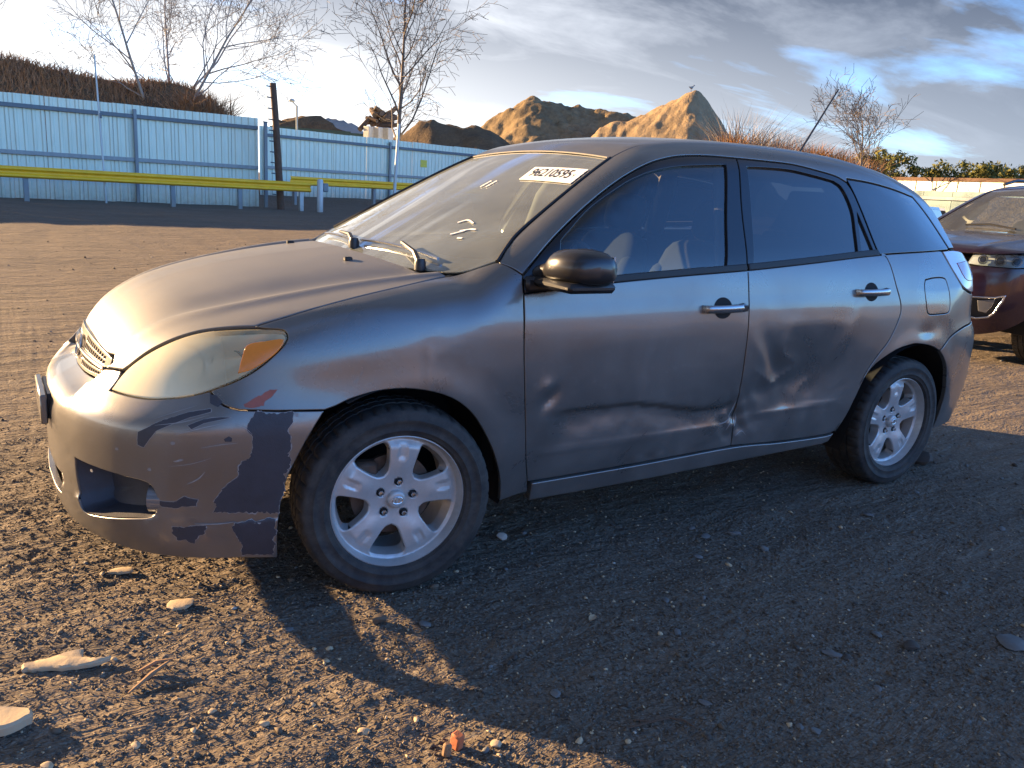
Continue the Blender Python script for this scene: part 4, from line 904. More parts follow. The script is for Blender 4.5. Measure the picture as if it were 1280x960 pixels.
for a in ((-.86, .50, .41), (-.80, .60, .50), (-.70, .66, .455), (-.64, .70, .54)):   # stone chips
    th, z = D_cyl.inv([(a[0], -a[1], a[2])])[0]; L = [(th + .006 * math.cos(t) * random.uniform(.6, 1.2), z + .005 * math.sin(t) * random.uniform(.6, 1.2)) for t in np.linspace(0, 6.28, 9)[:-1]]
    patch('paint_chip', M['chip'], BUMP, D_cyl, L, .006, .0007, res=.004)
# --- fenders
fend3a = [(-.42, -.702, .863), (-.308, -.732, .902), (-.164, -.738, .94), (.021, -.729, .978), (.195, -.697, 1.006)]
fend_top2 = [(.195, -.697, 1.006), (.245, -.715, 1.018), (.298, -.742, 1.040), (.345, -.765, 1.058)]
fend_l = join(spl(D_fend.inv(fend3a), 6), spl(D_fend.inv(fend_top2), 4), spl(D_fend.inv([(.345, -.765, 1.058), (.375, -.811, 1.045), (.402, -.837, 1.025)]), 4),
    spl(D_fend.inv([(.402, -.837, 1.025), (.396, -.857, .973), (.399, -.879, .754), (.438, -.867, .445), (.466, -.848, .317), (.478, -.836, .272)]), 5), D_fend.inv([(.42, -.84, .262), (.362, -.841, .254)]),
    spl(D_fend.inv([(.362, -.841, .254), (.344, -.866, .343), (.323, -.874, .405), (.293, -.88, .471), (.252, -.887, .537), (.208, -.892, .594), (.152, -.895, .639), (.089, -.897, .668), (.02, -.897, .686), (-.04, -.885, .691), (-.111, -.872, .685), (-.181, -.859, .666), (-.227, -.852, .646), (-.258, -.847, .635)]), 3),
    D_fend.inv([(-.388, -.808, .635)]), spl(D_fend.inv([(-.484, -.773, .638), (-.52, -.752, .648), (-.538, -.733, .666), (-.551, -.716, .684)]), 4),
    spl(D_fend.inv([(-.535, -.724, .692), (-.505, -.737, .705), (-.474, -.749, .721), (-.441, -.76, .742), (-.411, -.768, .766), (-.379, -.774, .796), (-.356, -.775, .82), (-.345, -.771, .84), (-.349, -.759, .857), (-.364, -.747, .861), (-.389, -.73, .861), (-.42, -.703, .862)]), 4))
FEND = both(lambda m: panel('fender', M['paint'], CAR, D_fend, fend_l, step=.024, res=.014, depth=.016, mirror=m))
decal([(-.471, -.774, .652), (-.437, -.78, .674), (-.4, -.788, .695), (-.38, -.795, .695), (-.402, -.793, .67), (-.42, -.794, .65), (-.446, -.787, .645), (-.469, -.779, .645)], M['scuff'], 'red_scuff', D_fend, FEND[0], jag=.006, step=.012)
# --- headlights
def headlight(m):
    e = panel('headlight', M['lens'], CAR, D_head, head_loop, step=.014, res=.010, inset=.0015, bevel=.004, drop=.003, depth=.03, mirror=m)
    c2 = np.asarray(head_loop).mean(0)
    # reflector housing: bowl behind the lens
    L = head_loop if area2(head_loop) > 0 else head_loop[::-1]; ring = offset(resample(L, .012), .008); v2, tri, idx = fill2d(ring, [], .012)
    P, n = D_head.pos(v2); d = np.sqrt(((v2[:, None, :] - np.asarray(ring)[None])**2).sum(2)).min(1)
    P = P - n * (.016 + .055 * sstep(0, .05, d))[:, None]
    if m: P[:, 1] *= -1
    link('reflector', mesh('reflector', P, tri, smooth=True), e, M['reflector'])
    for cx, cy, r in ((-.600, -.585, .058), (-.492, -.655, .054)):
        mb = MB(); c = Vector((cx + .02, cy + .015, .735)); A = Matrix.Translation(c) @ Matrix.Rotation(math.radians(48), 4, 'Z')
        mb.lathe([(.010, .028), (r * .5, .034), (r * .85, .012), (r, -.012), (r * 1.05, -.012), (r * 1.05, .004)], 28, 'x'); mb.lathe([(0, .0), (.010, .002), (.012, .03)], 12, 'x')
        V = [A @ Vector(v) for v in mb.V]; V = [(v.x, -v.y, v.z) if m else tuple(v) for v in V]; mb.V = V; mb.build('lamp_bowl', M['chrome'], e)
        rm = MB(); rm.tube([(-.012, r * 1.03 * math.cos(t), r * 1.03 * math.sin(t)) for t in np.linspace(0, 6.2832, 25)], .004, 6, caps=False); V = [A @ Vector(v) for v in rm.V]; rm.V = [(v.x, -v.y, v.z) if m else tuple(v) for v in V]; rm.build('bowl_rim', M['black'], e)
    ind = [(-.481, -.742, .734), (-.466, -.736, .781), (-.448, -.729, .816), (-.405, -.748, .829), (-.356, -.771, .836), (-.368, -.775, .807), (-.4, -.77, .777), (-.441, -.759, .749)]
    D2 = Dom(f_lower, 'cyl', .2, 1.4, (.12, 0), .9, off=-.0)
    panel('indicator_lens', M['amber'], e, D2, spl(D2.inv(ind + ind[:1]), 4)[:-1], step=.012, res=.008, inset=.001, bevel=.003, depth=.008, off=.0012, mirror=m)
both(headlight)
# --- grille with emblem
GR = empty('grille', (0, 0, 0), None, None); GR.parent = CAR; GR.matrix_parent_inverse = world_mat(CAR).inverted()
hx_ = Curve([(0, -.797), (.12, -.792), (.24, -.779), (.36, -.757), (.45, -.73)], .02)
def gx(y, z): return hx_(np.abs(y)) - (.752 - z) * .26
class GrilleDom:
    org = np.zeros(3)
    def pos(s, uv):
        uv = np.asarray(uv, float); y, z = -uv[:, 0], uv[:, 1]; h = .002; gy = (gx(y + h, z) - gx(y - h, z)) / (2 * h); n = np.c_[-np.ones_like(y), gy, np.full_like(y, .26)]; n /= np.linalg.norm(n, axis=1)[:, None]
        return np.c_[gx(y, z), y, z], n
zt = lambda y: .750 - .028 * (y / .36)**2; zb = lambda y: .632 + .022 * (y / .36)**2; zm = lambda y: .5 * (zt(y) + zb(y)) - .002
go = [(y, zt(y)) for y in np.linspace(.376, -.376, 25)] + [(y, zb(y)) for y in np.linspace(-.365, .365, 25)]
slots = []
for lo, hi in ((lambda y: zb(y) + .010, lambda y: zm(y) - .008), (lambda y: zm(y) + .008, lambda y: zt(y) - .010)):
    for r_ in range(2):
        for sg in (-1, 1):
            for k in range(11):
                y0, y1 = sg * (.072 + k * .0238), sg * (.072 + k * .0238 + .0165); yc = (y0 + y1) / 2
                a, b = lo(yc), hi(yc); h_ = (b - a); z0 = a + r_ * (h_ * .5 + .003); z1 = z0 + h_ * .5 - .004; sk = sg * .004
                if abs(y1) < .352: slots.append([(y0, z0), (y1, z0), (y1 + sk, z1), (y0 + sk, z1)])
panel('grille_mesh', M['bumper_paint'], GR, GrilleDom(), go, slots, step=.012, res=.012, inset=0, bevel=.0015, drop=.001, depth=.014)
mb = MB(); V = [(float(gx(y, z)) + .024, y, z) for z in (.615, .765) for y in np.linspace(-.37, .37, 15)]; mb.add(V, [(i, i + 1, 16 + i, 15 + i) for i in range(14)]); mb.build('grille_backing', M['dark'], GR)
mb = MB(); mb.tube([(float(gx(y, zm(y))) - .006, y, zm(y)) for y in np.linspace(-.35, .35, 25)], .0065, 8); mb.build('grille_bar', M['bumper_paint'], GR)
def oval(c, a, b, n=24): return [Vector((c[0] + .26 * (b * math.sin(t)), c[1] + a * math.cos(t), c[2] + b * math.sin(t))) for t in np.linspace(0, 2 * math.pi, n + 1)]
mb = MB(); c = (float(gx(0, .692)) - .008, 0, .692)
mb.tube(oval(c, .055, .037), .0045, 6, caps=False); mb.tube(oval((c[0] + .004, 0, c[2] + .015), .036, .016), .0035, 6, caps=False); mb.tube(oval((c[0], 0, c[2] + .001), .014, .031), .0035, 6, caps=False); mb.build('emblem', M['chrome'], GR)
# --- doors
zbelt = Curve([(.3, .955), (.41, .968), (.6, .988), (.784, 1.003), (1.1, 1.024), (1.42, 1.042), (1.8, 1.070), (2.28, 1.106), (2.9, 1.130)], .05)
def dbelt(x0, x1, dz=0, n=14): return [(x, float(zbelt(x)) + dz) for x in np.linspace(x0, x1, n)]
Bback = [(1.4265, 1.045), (1.4275, .93), (1.428, .79), (1.4275, .615), (1.434, .464), (1.447, .334)]
fd_loop = join(dbelt(.400, 1.4265), spl(Bback, 5), spl([(1.447, .332), (.969, .321), (.674, .315), (.464, .313)], 5), spl([(.464, .317), (.436, .445), (.399, .754), (.397, .968)], 6))
rd_back = [(2.287, 1.107), (2.331, 1.094), (2.372, .976), (2.405, .889), (2.400, .836), (2.346, .738), (2.278, .669), (2.208, .576), (2.135, .393), (2.099, .326)]
rd_loop = join(dbelt(1.4285, 2.287), spl(rd_back, 4), spl([(2.099, .324), (2.022, .315), (1.738, .318), (1.449, .332)], 5), spl(Bback[::-1], 5))
fd_top = [(.402, 1.025), (.453, 1.069), (.518, 1.12), (.6, 1.177), (.708, 1.246), (.824, 1.313), (.93, 1.366), (1.045, 1.413), (1.146, 1.441), (1.25, 1.459), (1.391, 1.469), (1.551, 1.471)]
B_up = [(1.551, 1.471), (1.475, 1.274), (1.4265, 1.046)]
gl_f = [(.577, 1.137), (.616, 1.166), (.738, 1.25), (.904, 1.334), (.989, 1.367), (1.07, 1.391), (1.219, 1.418), (1.466, 1.439)]
ff_loop = join(spl(fd_top, 5), spl(B_up, 5), dbelt(1.4265, .400, .001)[::1])
fg_hole = join(spl(gl_f, 5), spl([(1.466, 1.439), (1.378, 1.241), (1.318, 1.063)], 5), dbelt(1.318, .560, .022), [(.560, 1.10)])
rd_top = [(1.553, 1.471), (1.736, 1.471), (1.893, 1.469), (2.036, 1.454), (2.163, 1.436), (2.225, 1.412)]
rd_c = [(2.225, 1.412), (2.245, 1.371), (2.256, 1.29), (2.27, 1.159), (2.285, 1.108)]
rf_loop = join(spl(rd_top, 5), spl(rd_c, 5), dbelt(2.285, 1.4285, .001), spl(B_up[::-1], 5))
rg_hole = join(spl([(1.589, 1.439), (1.711, 1.444), (1.866, 1.444), (2.014, 1.429), (2.135, 1.413)], 5), spl([(2.135, 1.413), (2.178, 1.385), (2.190, 1.295), (2.160, 1.2), (2.135, 1.121)], 5), dbelt(2.13, 1.472, .024), spl([(1.472, 1.07), (1.53, 1.26), (1.589, 1.439)], 5))
rg2_hole = [(2.222, 1.285), (2.248, 1.125), (2.165, 1.119), (2.203, 1.23)]
def door(m, nm, loop, frame, holes, glasses, mat_g, hx, hz, keyhole):
    d = panel(nm, M['paint'], CAR, D_sided if not m else D_side, loop, step=.014 if not m else .03, res=.014, depth=.02, mirror=m)
    panel('window_frame', M['gloss_black'], d, D_green, frame, holes, step=.03, res=.016, inset=.002, bevel=.003, depth=.02, off=-.004, mirror=m)
    for g in glasses: panel('window_glass', mat_g, d, D_green, offset(resample(g if area2(g) > 0 else g[::-1], .02), -.006), step=.05, res=.03, inset=0, bevel=.002, drop=.0005, depth=.004, off=-.013, mirror=m)
    x0, x1 = loop[0][0] + .004, (1.423 if nm == 'front_door' else 2.28)
    panel('belt_moulding', M['rubber'], d, D_side, join(dbelt(x0 + (.15 if nm == 'front_door' else 0), x1, .024), dbelt(x1, x0 + (.15 if nm == 'front_door' else 0), -.002)), step=.02, inset=0, bevel=.005, drop=.004, depth=.015, off=.004, mirror=m)
    # handle: recess cup and pull bar
    sy = 1 if m else -1
    y0 = float(D_side.raw(np.array([[hx, hz]]))[0][1])
    cup = [(hx + .048 * math.cos(t), hz + .040 * math.sin(t)) for t in np.linspace(0, 2 * math.pi, 25)[:-1]]
    patch('handle_recess', M['dark'], d, D_side, cup, .012, .0008, mirror=m)
    mb = MB()
    pts = [(hx - .108, y0 + .004, hz - .002), (hx - .095, y0 - .022, hz), (hx - .04, y0 - .034, hz + .001), (hx + .045, y0 - .034, hz + .002), (hx + .096, y0 - .022, hz + .002), (hx + .108, y0 + .004, hz + .002)]
    ring = []; n = 10
    for i, p_ in enumerate(spl(pts, 4)):
        for k in range(n):
            a = 2 * math.pi * k / n; ring.append((p_[0], p_[1] + .008 * math.cos(a), p_[2] + .0155 * math.sin(a)))
    mcount = len(ring) // n
    fc = [(i * n + k, i * n + (k + 1) % n, (i + 1) * n + (k + 1) % n, (i + 1) * n + k) for i in range(mcount - 1) for k in range(n)] + [tuple(range(n)), tuple((mcount - 1) * n + k for k in range(n))[::-1]]
    if m: ring = [(a, -b, c_) for a, b, c_ in ring]; fc = [f[::-1] for f in fc]
    mb.add(ring, fc); h = mb.build('door_handle', M['handle'], d, auto=60)
    if keyhole:
        mb = MB(); mb.box((hx + .062, sy * (abs(y0) + .030), hz - .010), (hx + .100, sy * (abs(y0) + .037), hz + .014), bev=.003); mb.build('lock_cap', M['black'], h)
    return d
DF = both(lambda m: door(m, 'front_door', fd_loop, ff_loop, [fg_hole], [fg_hole], M['glass'], 1.285, .903, True))
DR = both(lambda m: door(m, 'rear_door', rd_loop, rf_loop, [rg_hole, rg2_hole], [rg_hole, rg2_hole], M['tint'], 2.19, .951, False))
# scrapes
def scr(pts, w, nm='scratch', mat='chip', par=None, dom=D_sided):
    a = np.asarray(spl(pts, 4)); t = np.gradient(a, axis=0); t /= np.linalg.norm(t, axis=1)[:, None]; n = np.c_[-t[:, 1], t[:, 0]]; ww = (w * np.sin(np.linspace(.15, math.pi - .15, len(a))))[:, None]
    patch(nm, M[mat], par or DF[0], dom, [tuple(v) for v in a + n * ww] + [tuple(v) for v in (a - n * ww)[::-1]], .01, .0012, res=.01)
U = lambda x, y, z: D_cyl.inv([(x, y, z)])[0]
for k, (a, b) in enumerate((((-.70, -.665, .60), (-.60, -.73, .645)), ((-.69, -.67, .585), (-.56, -.745, .622)), ((-.64, -.71, .565), (-.53, -.765, .60)), ((-.66, -.70, .47), (-.55, -.75, .50)), ((-.58, -.745, .53), (-.49, -.785, .545)), ((-.62, -.73, .42), (-.57, -.75, .46)), ((-.50, -.78, .60), (-.45, -.795, .57)), ((-.60, -.735, .30), (-.50, -.78, .305)))):
    p0, p1 = U(*a), U(*b); mid = ((p0[0] + p1[0]) / 2 + .004, (p0[1] + p1[1]) / 2 + .003 * (-1)**k)
    scr([p0, mid, p1], .0007 + .0004 * (k % 3), mat='primer' if k % 2 else 'chip', par=BUMP, dom=D_cyl)
scr([(1.355, .432), (1.39, .440), (1.425, .462)], .0022); scr([(1.405, .452), (1.418, .49), (1.4235, .53)], .0022); scr([(1.40, .405), (1.412, .43), (1.425, .45)], .0016)
scr([(1.44, .415), (1.452, .44), (1.447, .47)], .002, par=DR[0]); scr([(1.455, .375), (1.49, .392), (1.52, .37)], .0018, par=DR[0])
# --- quarter panels, rear bumper, tail lamps, filler flap
q_glass = join(spl([(2.240, 1.428), (2.42, 1.420), (2.60, 1.402), (2.80, 1.372)], 5), spl([(2.80, 1.372), (2.87, 1.275), (2.925, 1.138)], 5), dbelt(2.925, 2.292, .003), spl([(2.292, 1.11), (2.276, 1.159), (2.262, 1.29), (2.252, 1.371), (2.240, 1.428)], 5))
both(lambda m: panel('quarter_glass', M['tint'], CAR, D_green, q_glass, step=.05, res=.025, bevel=.003, depth=.008, off=-.004, mirror=m))
both(lambda m: panel('quarter_glass_border', M['gloss_black'], CAR, D_green, join(spl([(2.262, 1.41), (2.42, 1.404), (2.60, 1.388), (2.78, 1.36)], 5), spl([(2.78, 1.36), (2.75, 1.35), (2.50, 1.375), (2.37, 1.36), (2.37, 1.25), (2.41, 1.135)], 5), dbelt(2.41, 2.30, .01)), step=.03, inset=0, bevel=.002, depth=.003, off=-.014, mirror=m))
q_loop = join(dbelt(2.292, 2.80, .001), spl([(2.82, 1.126), (2.847, 1.068), (2.887, 1.013), (2.932, .958)], 4), spl([(2.935, .955), (3.03, .930), (3.12, .918), (3.19, .915)], 3), spl([(3.19, .915), (3.205, .84), (3.185, .785)], 4), spl([(3.185, .782), (3.10, .772), (2.99, .765), (2.864, .737), (2.755, .668)], 4),
    spl([(2.745, .668), (2.673, .692), (2.57, .708), (2.508, .708), (2.396, .687), (2.273, .63), (2.211, .563), (2.158, .477), (2.134, .395), (2.106, .318)], 3), spl(rd_back[::-1], 4))
fuel = [(2.602, .999), (2.66, 1.006), (2.729, 1.008), (2.77, 1.003), (2.785, .985), (2.80, .92), (2.804, .875), (2.796, .850), (2.76, .842), (2.656, .841), (2.625, .845), (2.608, .865), (2.592, .93), (2.590, .975)]
fuel_l = spl(fuel + fuel[:1], 4)[:-1]
QP = both(lambda m: panel('quarter_panel', M['paint'], CAR, D_sided if not m else D_side, q_loop, [fuel_l] if not m else [], step=.018, res=.012, depth=.02, mirror=m))
panel('fuel_flap', M['paint'], QP[0], D_sided, fuel_l, step=.02, res=.01, inset=.0015)
D_tail = Dom(f_lower, 'cyl', .2, 1.6, (2.2, 0), .9); 
def tail_inv(P): return [(math.atan2(-p_[1], p_[0] - 2.2) * .9, p_[2]) for p_ in P]
class TailDom(Dom):
    def ray(s, uv):
        th = uv[:, 0] / s.R; z = np.zeros(len(th)); return np.c_[z + 2.2, z, uv[:, 1]], np.c_[np.cos(th), -np.sin(th), z]
D_tail = TailDom(f_union, 'cyl', .2, 1.7, (2.2, 0), .9); D_tailg = TailDom(f_green, 'cyl', .2, 1.7, (2.2, 0), .9)
tl = [(2.824, -.77, 1.124), (2.95, -.744, 1.128), (3.06, -.70, 1.11), (3.14, -.66, 1.04), (3.17, -.65, .95), (3.13, -.72, .925), (3.03, -.80, .935), (2.94, -.842, .962), (2.887, -.827, 1.013), (2.847, -.805, 1.068)]
def tail(m):
    t = panel('tail_lamp', M['lamp_clear'], CAR, D_tail, spl(tail_inv(tl + tl[:1]), 3)[:-1], step=.02, res=.012, depth=.02, mirror=m, off=.004)
    r_ = [(2.93, -.80, 1.07), (3.06, -.72, 1.075), (3.12, -.68, 1.02), (3.05, -.77, .985), (2.96, -.815, 1.0)]
    panel('brake_lens', M['red_lens'], t, D_tail, spl(tail_inv(r_ + r_[:1]), 3)[:-1], step=.02, res=.012, inset=0, depth=.004, off=.0065, mirror=m)
both(tail)
rb = join(spl([(2.755, .664), (2.864, .733), (2.99, .761), (3.10, .768)], 4))
rb3 = [(x, float(D_side.raw(np.array([[x, z]]))[0][1]), z) for x, z in rb]
arch3 = [(x, float(D_side.raw(np.array([[x, z]]))[0][1]), z) for x, z in spl([(2.935, .245), (2.925, .36), (2.914, .443), (2.855, .573), (2.800, .632), (2.757, .662)], 4)]
low_u = tail_inv([(2.937, -.83, .245)])[0][0]
rb_l = join(tail_inv(arch3), tail_inv(rb3), [(tail_inv(rb3)[-1][0] * k, .772 + .01 * (1 - k)) for k in np.linspace(1, 0, 10)[1:]], [(low_u * k, .245 - .03 * (1 - abs(k))) for k in np.linspace(0, 1, 16)])
rb_full = join(rb_l[:len(rb_l) - 16], [(-u, v) for u, v in rb_l[:len(rb_l) - 16][::-1]], [(low_u * k, .24) for k in np.linspace(-1, 1, 30)])
panel('rear_bumper', M['paint'], CAR, D_tail, rb_full, step=.03, res=.02, depth=.02)
hatch = join([(u, .79) for u in np.linspace(-.52, .52, 12)], [(.58, .92), (.585, 1.02), (.52, 1.13)], [(u, 1.14) for u in np.linspace(.5, -.5, 10)], [(-.52, 1.13), (-.585, 1.02), (-.58, .92)])
panel('tailgate', M['paint'], CAR, D_tail, hatch, step=.04, res=.03)
hg = join([(.50, 1.145), (.36, 1.375)], [(u, 1.385) for u in np.linspace(.34, -.34, 8)], [(-.36, 1.375), (-.50, 1.145)])
panel('rear_window', M['tint'], CAR, D_tailg, hg, step=.05, res=.03, off=-.003)
# --- sills
sl = join(spl([(.482, .308), (.971, .316), (1.455, .328), (1.74, .314), (2.024, .309), (2.098, .318)], 5), [(2.08, .275)], spl([(2.04, .266), (1.482, .252), (.9, .238), (.487, .232)], 5))
both(lambda m: panel('sill', M['paint'], CAR, D_side, sl, step=.02, res=.015, depth=.03, inset=.003, bevel=.005, off=.004, mirror=m))
# --- roof, rails, windscreen
pil = [(.345, -.765, 1.058), (.418, -.712, 1.115), (.484, -.678, 1.158), (.68, -.618, 1.276), (.807, -.581, 1.349), (.954, -.535, 1.428)]
seam = [(.954, -.535, 1.428), (1.05, -.53, 1.474), (1.2, -.525, 1.513), (1.6, -.52, 1.53), (2.2, -.51, 1.52), (2.6, -.48, 1.49), (2.93, -.44, 1.435)]
def g3(P): return [(x, float(D_green.raw(np.array([[x, z]]))[0][1]), z) for x, z in P]
low_edge = g3(spl(fd_top, 4)) + g3(spl(rd_top, 4)) + g3(spl([(2.240, 1.430), (2.42, 1.422), (2.60, 1.404), (2.80, 1.374)], 4)) + g3(spl([(2.80, 1.374), (2.87, 1.277), (2.927, 1.138)], 4))
back = [(2.99, -.72, 1.138), (2.99, -.64, 1.28), (2.965, -.56, 1.38), (2.95, -.50, 1.42), (2.93, -.44, 1.435)]
rail_l = join(D_rail.inv(low_edge), spl(D_rail.inv(back), 4), spl(D_rail.inv(seam), 5)[::-1], spl(D_rail.inv(pil), 5)[::-1], spl(D_rail.inv([(.345, -.765, 1.058), (.375, -.811, 1.045), (.402, -.837, 1.025)]), 4))
both(lambda m: panel('roof_rail', M['paint'], CAR, D_rail, rail_l, step=.02, res=.014, depth=.015, mirror=m))
rs = spl([(x, y) for x, y, z in seam], 5)
roof_l = join(rs, [(3.0, -.30), (3.02, 0), (3.0, .30)], [(x, -y) for x, y in rs[::-1]], [(.957, .3), (.958, 0), (.957, -.3)])
D_roof = Dom(f_green, 'plan', .9, 1.8)
panel('roof', M['paint'], CAR, D_roof, roof_l, step=.035, res=.02, depth=.012)
panel('tailgate_spoiler', M['paint'], CAR, D_rail, [(2.90, 1.0 * .7 * a) for a in ()] or D_rail.inv([(2.955, -.50, 1.415), (2.99, -.3, 1.43), (3.0, 0, 1.44)])[:0] or [(2.952, .95), (3.03, .95), (3.03, 1.25), (2.952, 1.25)], step=.03)
def frit(m=None): pass
pw = [(x, y) for x, y, z in pil]
wl = join(spl([(x + .004, y + .006) for x, y in pw], 5), [(.950, -.3), (.951, 0), (.950, .3)], [(x, y) for x, y in spl([(x + .004, -y - .006) for x, y in pw[::-1]], 5)], spl([(.345, .765 - .01), (.25, .70), (.19, .58), (.13, .40), (.095, .2), (.085, 0), (.095, -.2), (.13, -.40), (.19, -.58), (.25, -.70), (.345, -.755)], 4))
D_ws = Dom(f_top, 'plan', .3, 2.0)
WS = panel('windscreen', M['windscreen'], CAR, D_ws, wl, step=.05, res=.02, inset=.001, bevel=.003, depth=.006, off=-.004)
# black rubber round the glass and cream cloth tape across the header
for sg in (1, -1):
    mb = MB(); mb.tube([(x + .001, sg * y, float(T(x, y)) - .001) for x, y in spl([(x, y + .002) for x, y in pw], 4)], .0065, 6); mb.build('windscreen_seal', M['rubber'], WS)
mb = MB(); mb.tube([(.952, y, float(T(.952, y)) + .0) for y in np.linspace(-.52, .52, 15)], .0028, 6); mb.build('header_trim', M['pale_trim'], CAR)
# sale sticker
st = [(.717, -.279), (.812, -.241), (.852, -.538), (.756, -.567)]
ST = patch('lot_sticker', M['white'], WS, D_ws, [(x, y) for x, y in st], .03, .001)
a0 = np.array(st[0]); ex = np.array(st[3]) - a0; ey = np.array(st[1]) - a0
def on_glass(txt, cx, cy, size, nm, aspect=1.0):
    V, Fc = text_mesh(txt, 1.0, .012)
    w = V[:, 0].max() - V[:, 0].min(); h_ = V[:, 1].max() - V[:, 1].min()
    u = cx + V[:, 0] / w * size; v = cy + V[:, 1] / h_ * aspect
    uv = a0 + u[:, None] * ex + v[:, None] * ey
    P = D_ws.raw(uv); n = D_ws.nrm(P); P = P + n * .0022
    link(nm, mesh(nm, P, Fc), ST, M['ink'])
on_glass('96210595', .47, .52, .78, 'sticker_lettering', .62); on_glass('Y', .915, .42, .045, 'sticker_lettering', .26)
# old auction marks on the glass
for L in ([(.405, -.37), (.432, -.395), (.428, -.445)], [(.345, -.43), (.385, -.465)], [(.375, -.445), (.405, -.485)], [(.40, -.478), (.408, -.50)], [(.345, -.485), (.352, -.505)], [(.63, -.13), (.68, -.125)], [(.635, -.165), (.685, -.16)]):
    a = np.asarray(spl(L, 4)); t = np.gradient(a, axis=0); t /= np.linalg.norm(t, axis=1)[:, None]; n = np.c_[-t[:, 1], t[:, 0]] * .0030
    patch('paint_mark', M['white'], WS, D_ws, [tuple(v) for v in a + n] + [tuple(v) for v in (a - n)[::-1]], .02, .0005)
# cowl, wipers, washer jets
cw = join(spl([(.203, -.675), (.168, -.56), (.123, -.40), (.095, -.2), (.089, 0), (.095, .2), (.123, .40), (.168, .56), (.203, .675)], 4), spl([(.26, .69), (.215, .57), (.16, .40), (.125, .2), (.115, 0), (.125, -.2), (.16, -.40), (.215, -.57), (.26, -.69)], 4))
D_cowl = Dom(lambda x, y, z: z - np.minimum(T(x, y), H(x, y)) + .012, 'plan', .3, 2)
panel('cowl', M['black'], CAR, D_cowl, cw, step=.03, res=.02, depth=.03)
def wiper(p0, p1, p2, nm):
    W = MB(); q = lambda x, y, d: (x, y, float(T(x, y)) + d)
    W.tube([q(*p0, .012), q((p0[0] * .7 + p1[0] * .3), (p0[1] * .7 + p1[1] * .3), .035), q(*p1, .028)], [.011, .009, .006], 8); w = W.build(nm, M['black'], CAR)
    W = MB(); W.tube([q(p1[0] + (p2[0] - p1[0]) * t, p1[1] + (p2[1] - p1[1]) * t, .012) for t in np.linspace(-.8, 1, 8)], .006, 6); W.build('wiper_blade', M['chrome'], w)
    W = MB(); W.lathe([(0, .03), (.016, .028), (.02, .015), (.02, -.01)], 14, 'z', c=q(*p0, .005)); W.build('wiper_pivot', M['black'], w)
wiper((.175, -.545), (.20, -.34), (.165, -.05), 'wiper_arm'); wiper((.135, -.04), (.17, .20), (.20, .46), 'wiper_arm')
for y in (-.33, .33):
    mb = MB(); zz = float(H(-.0, y)); mb.box((-.012, y - .012, zz - .004), (.016, y + .012, zz + .012), bev=.004); mb.build('washer_jet', M['black'], CAR)
# aerial
mb = MB(); mb.tube([(2.60, 0, 1.515), (2.63, 0, 1.545)], [.022, .012], 10); ab = mb.build('aerial_base', M['black'], CAR)
mb = MB(); mb.tube([(2.62, 0, 1.54), (2.885, 0, 1.916)], [.006, .0042], 8); mb.build('aerial_rod', M['black'], ab)
# --- mirrors
def mirror(m):
    sy = 1 if m else -1
    secs = []   # along y outwards: (y, x centre, z centre, half x, half z)
    prof = [(.835, .49, 1.030, .05, .030), (.875, .505, 1.040, .055, .034), (.905, .515, 1.050, .078, .050), (.94, .520, 1.060, .098, .060), (.99, .527, 1.064, .102, .062), (1.04, .536, 1.063, .096, .058), (1.07, .545, 1.060, .072, .046), (1.082, .55, 1.060, .03, .028)]
    n = 24; V = []; Fc = []
    for y, cx, cz, hx, hz in prof:
        for k in range(n):
            a = 2 * math.pi * k / n; c_, s_ = math.cos(a), math.sin(a); ex = .75
            V.append((cx + hx * math.copysign(abs(c_)**ex, c_) * (1 if c_ < 0 else .75), sy * y, cz + hz * math.copysign(abs(s_)**ex, s_) * (1 if s_ > 0 else .8)))
    for i in range(len(prof) - 1):
        for k in range(n): Fc.append((i * n + k, i * n + (k + 1) % n, (i + 1) * n + (k + 1) % n, (i + 1) * n + k))
    Fc.append(tuple((len(prof) - 1) * n + k for k in range(n))); Fc.append(tuple(range(n))[::-1])
    if not m: Fc = [f[::-1] for f in Fc]
    mb = MB().add(V, Fc); o = mb.build('door_mirror', M['mirror_shell'], CAR, auto=70)
    mb = MB(); mb.box((.405, sy * .80, .972), (.60, sy * .862, 1.022), bev=.01); mb.box((.43, sy * .84, .992), (.615, sy * 1.06, 1.024), bev=.012); mb.build('mirror_foot', M['black'], o)
    mb = MB(); mb.box((.592, sy * .915, 1.025), (.600, sy * 1.06, 1.108), bev=.003); mb.build('mirror_glass', M['chrome'], o)
mirror(False)          # the far mirror is missing on this car
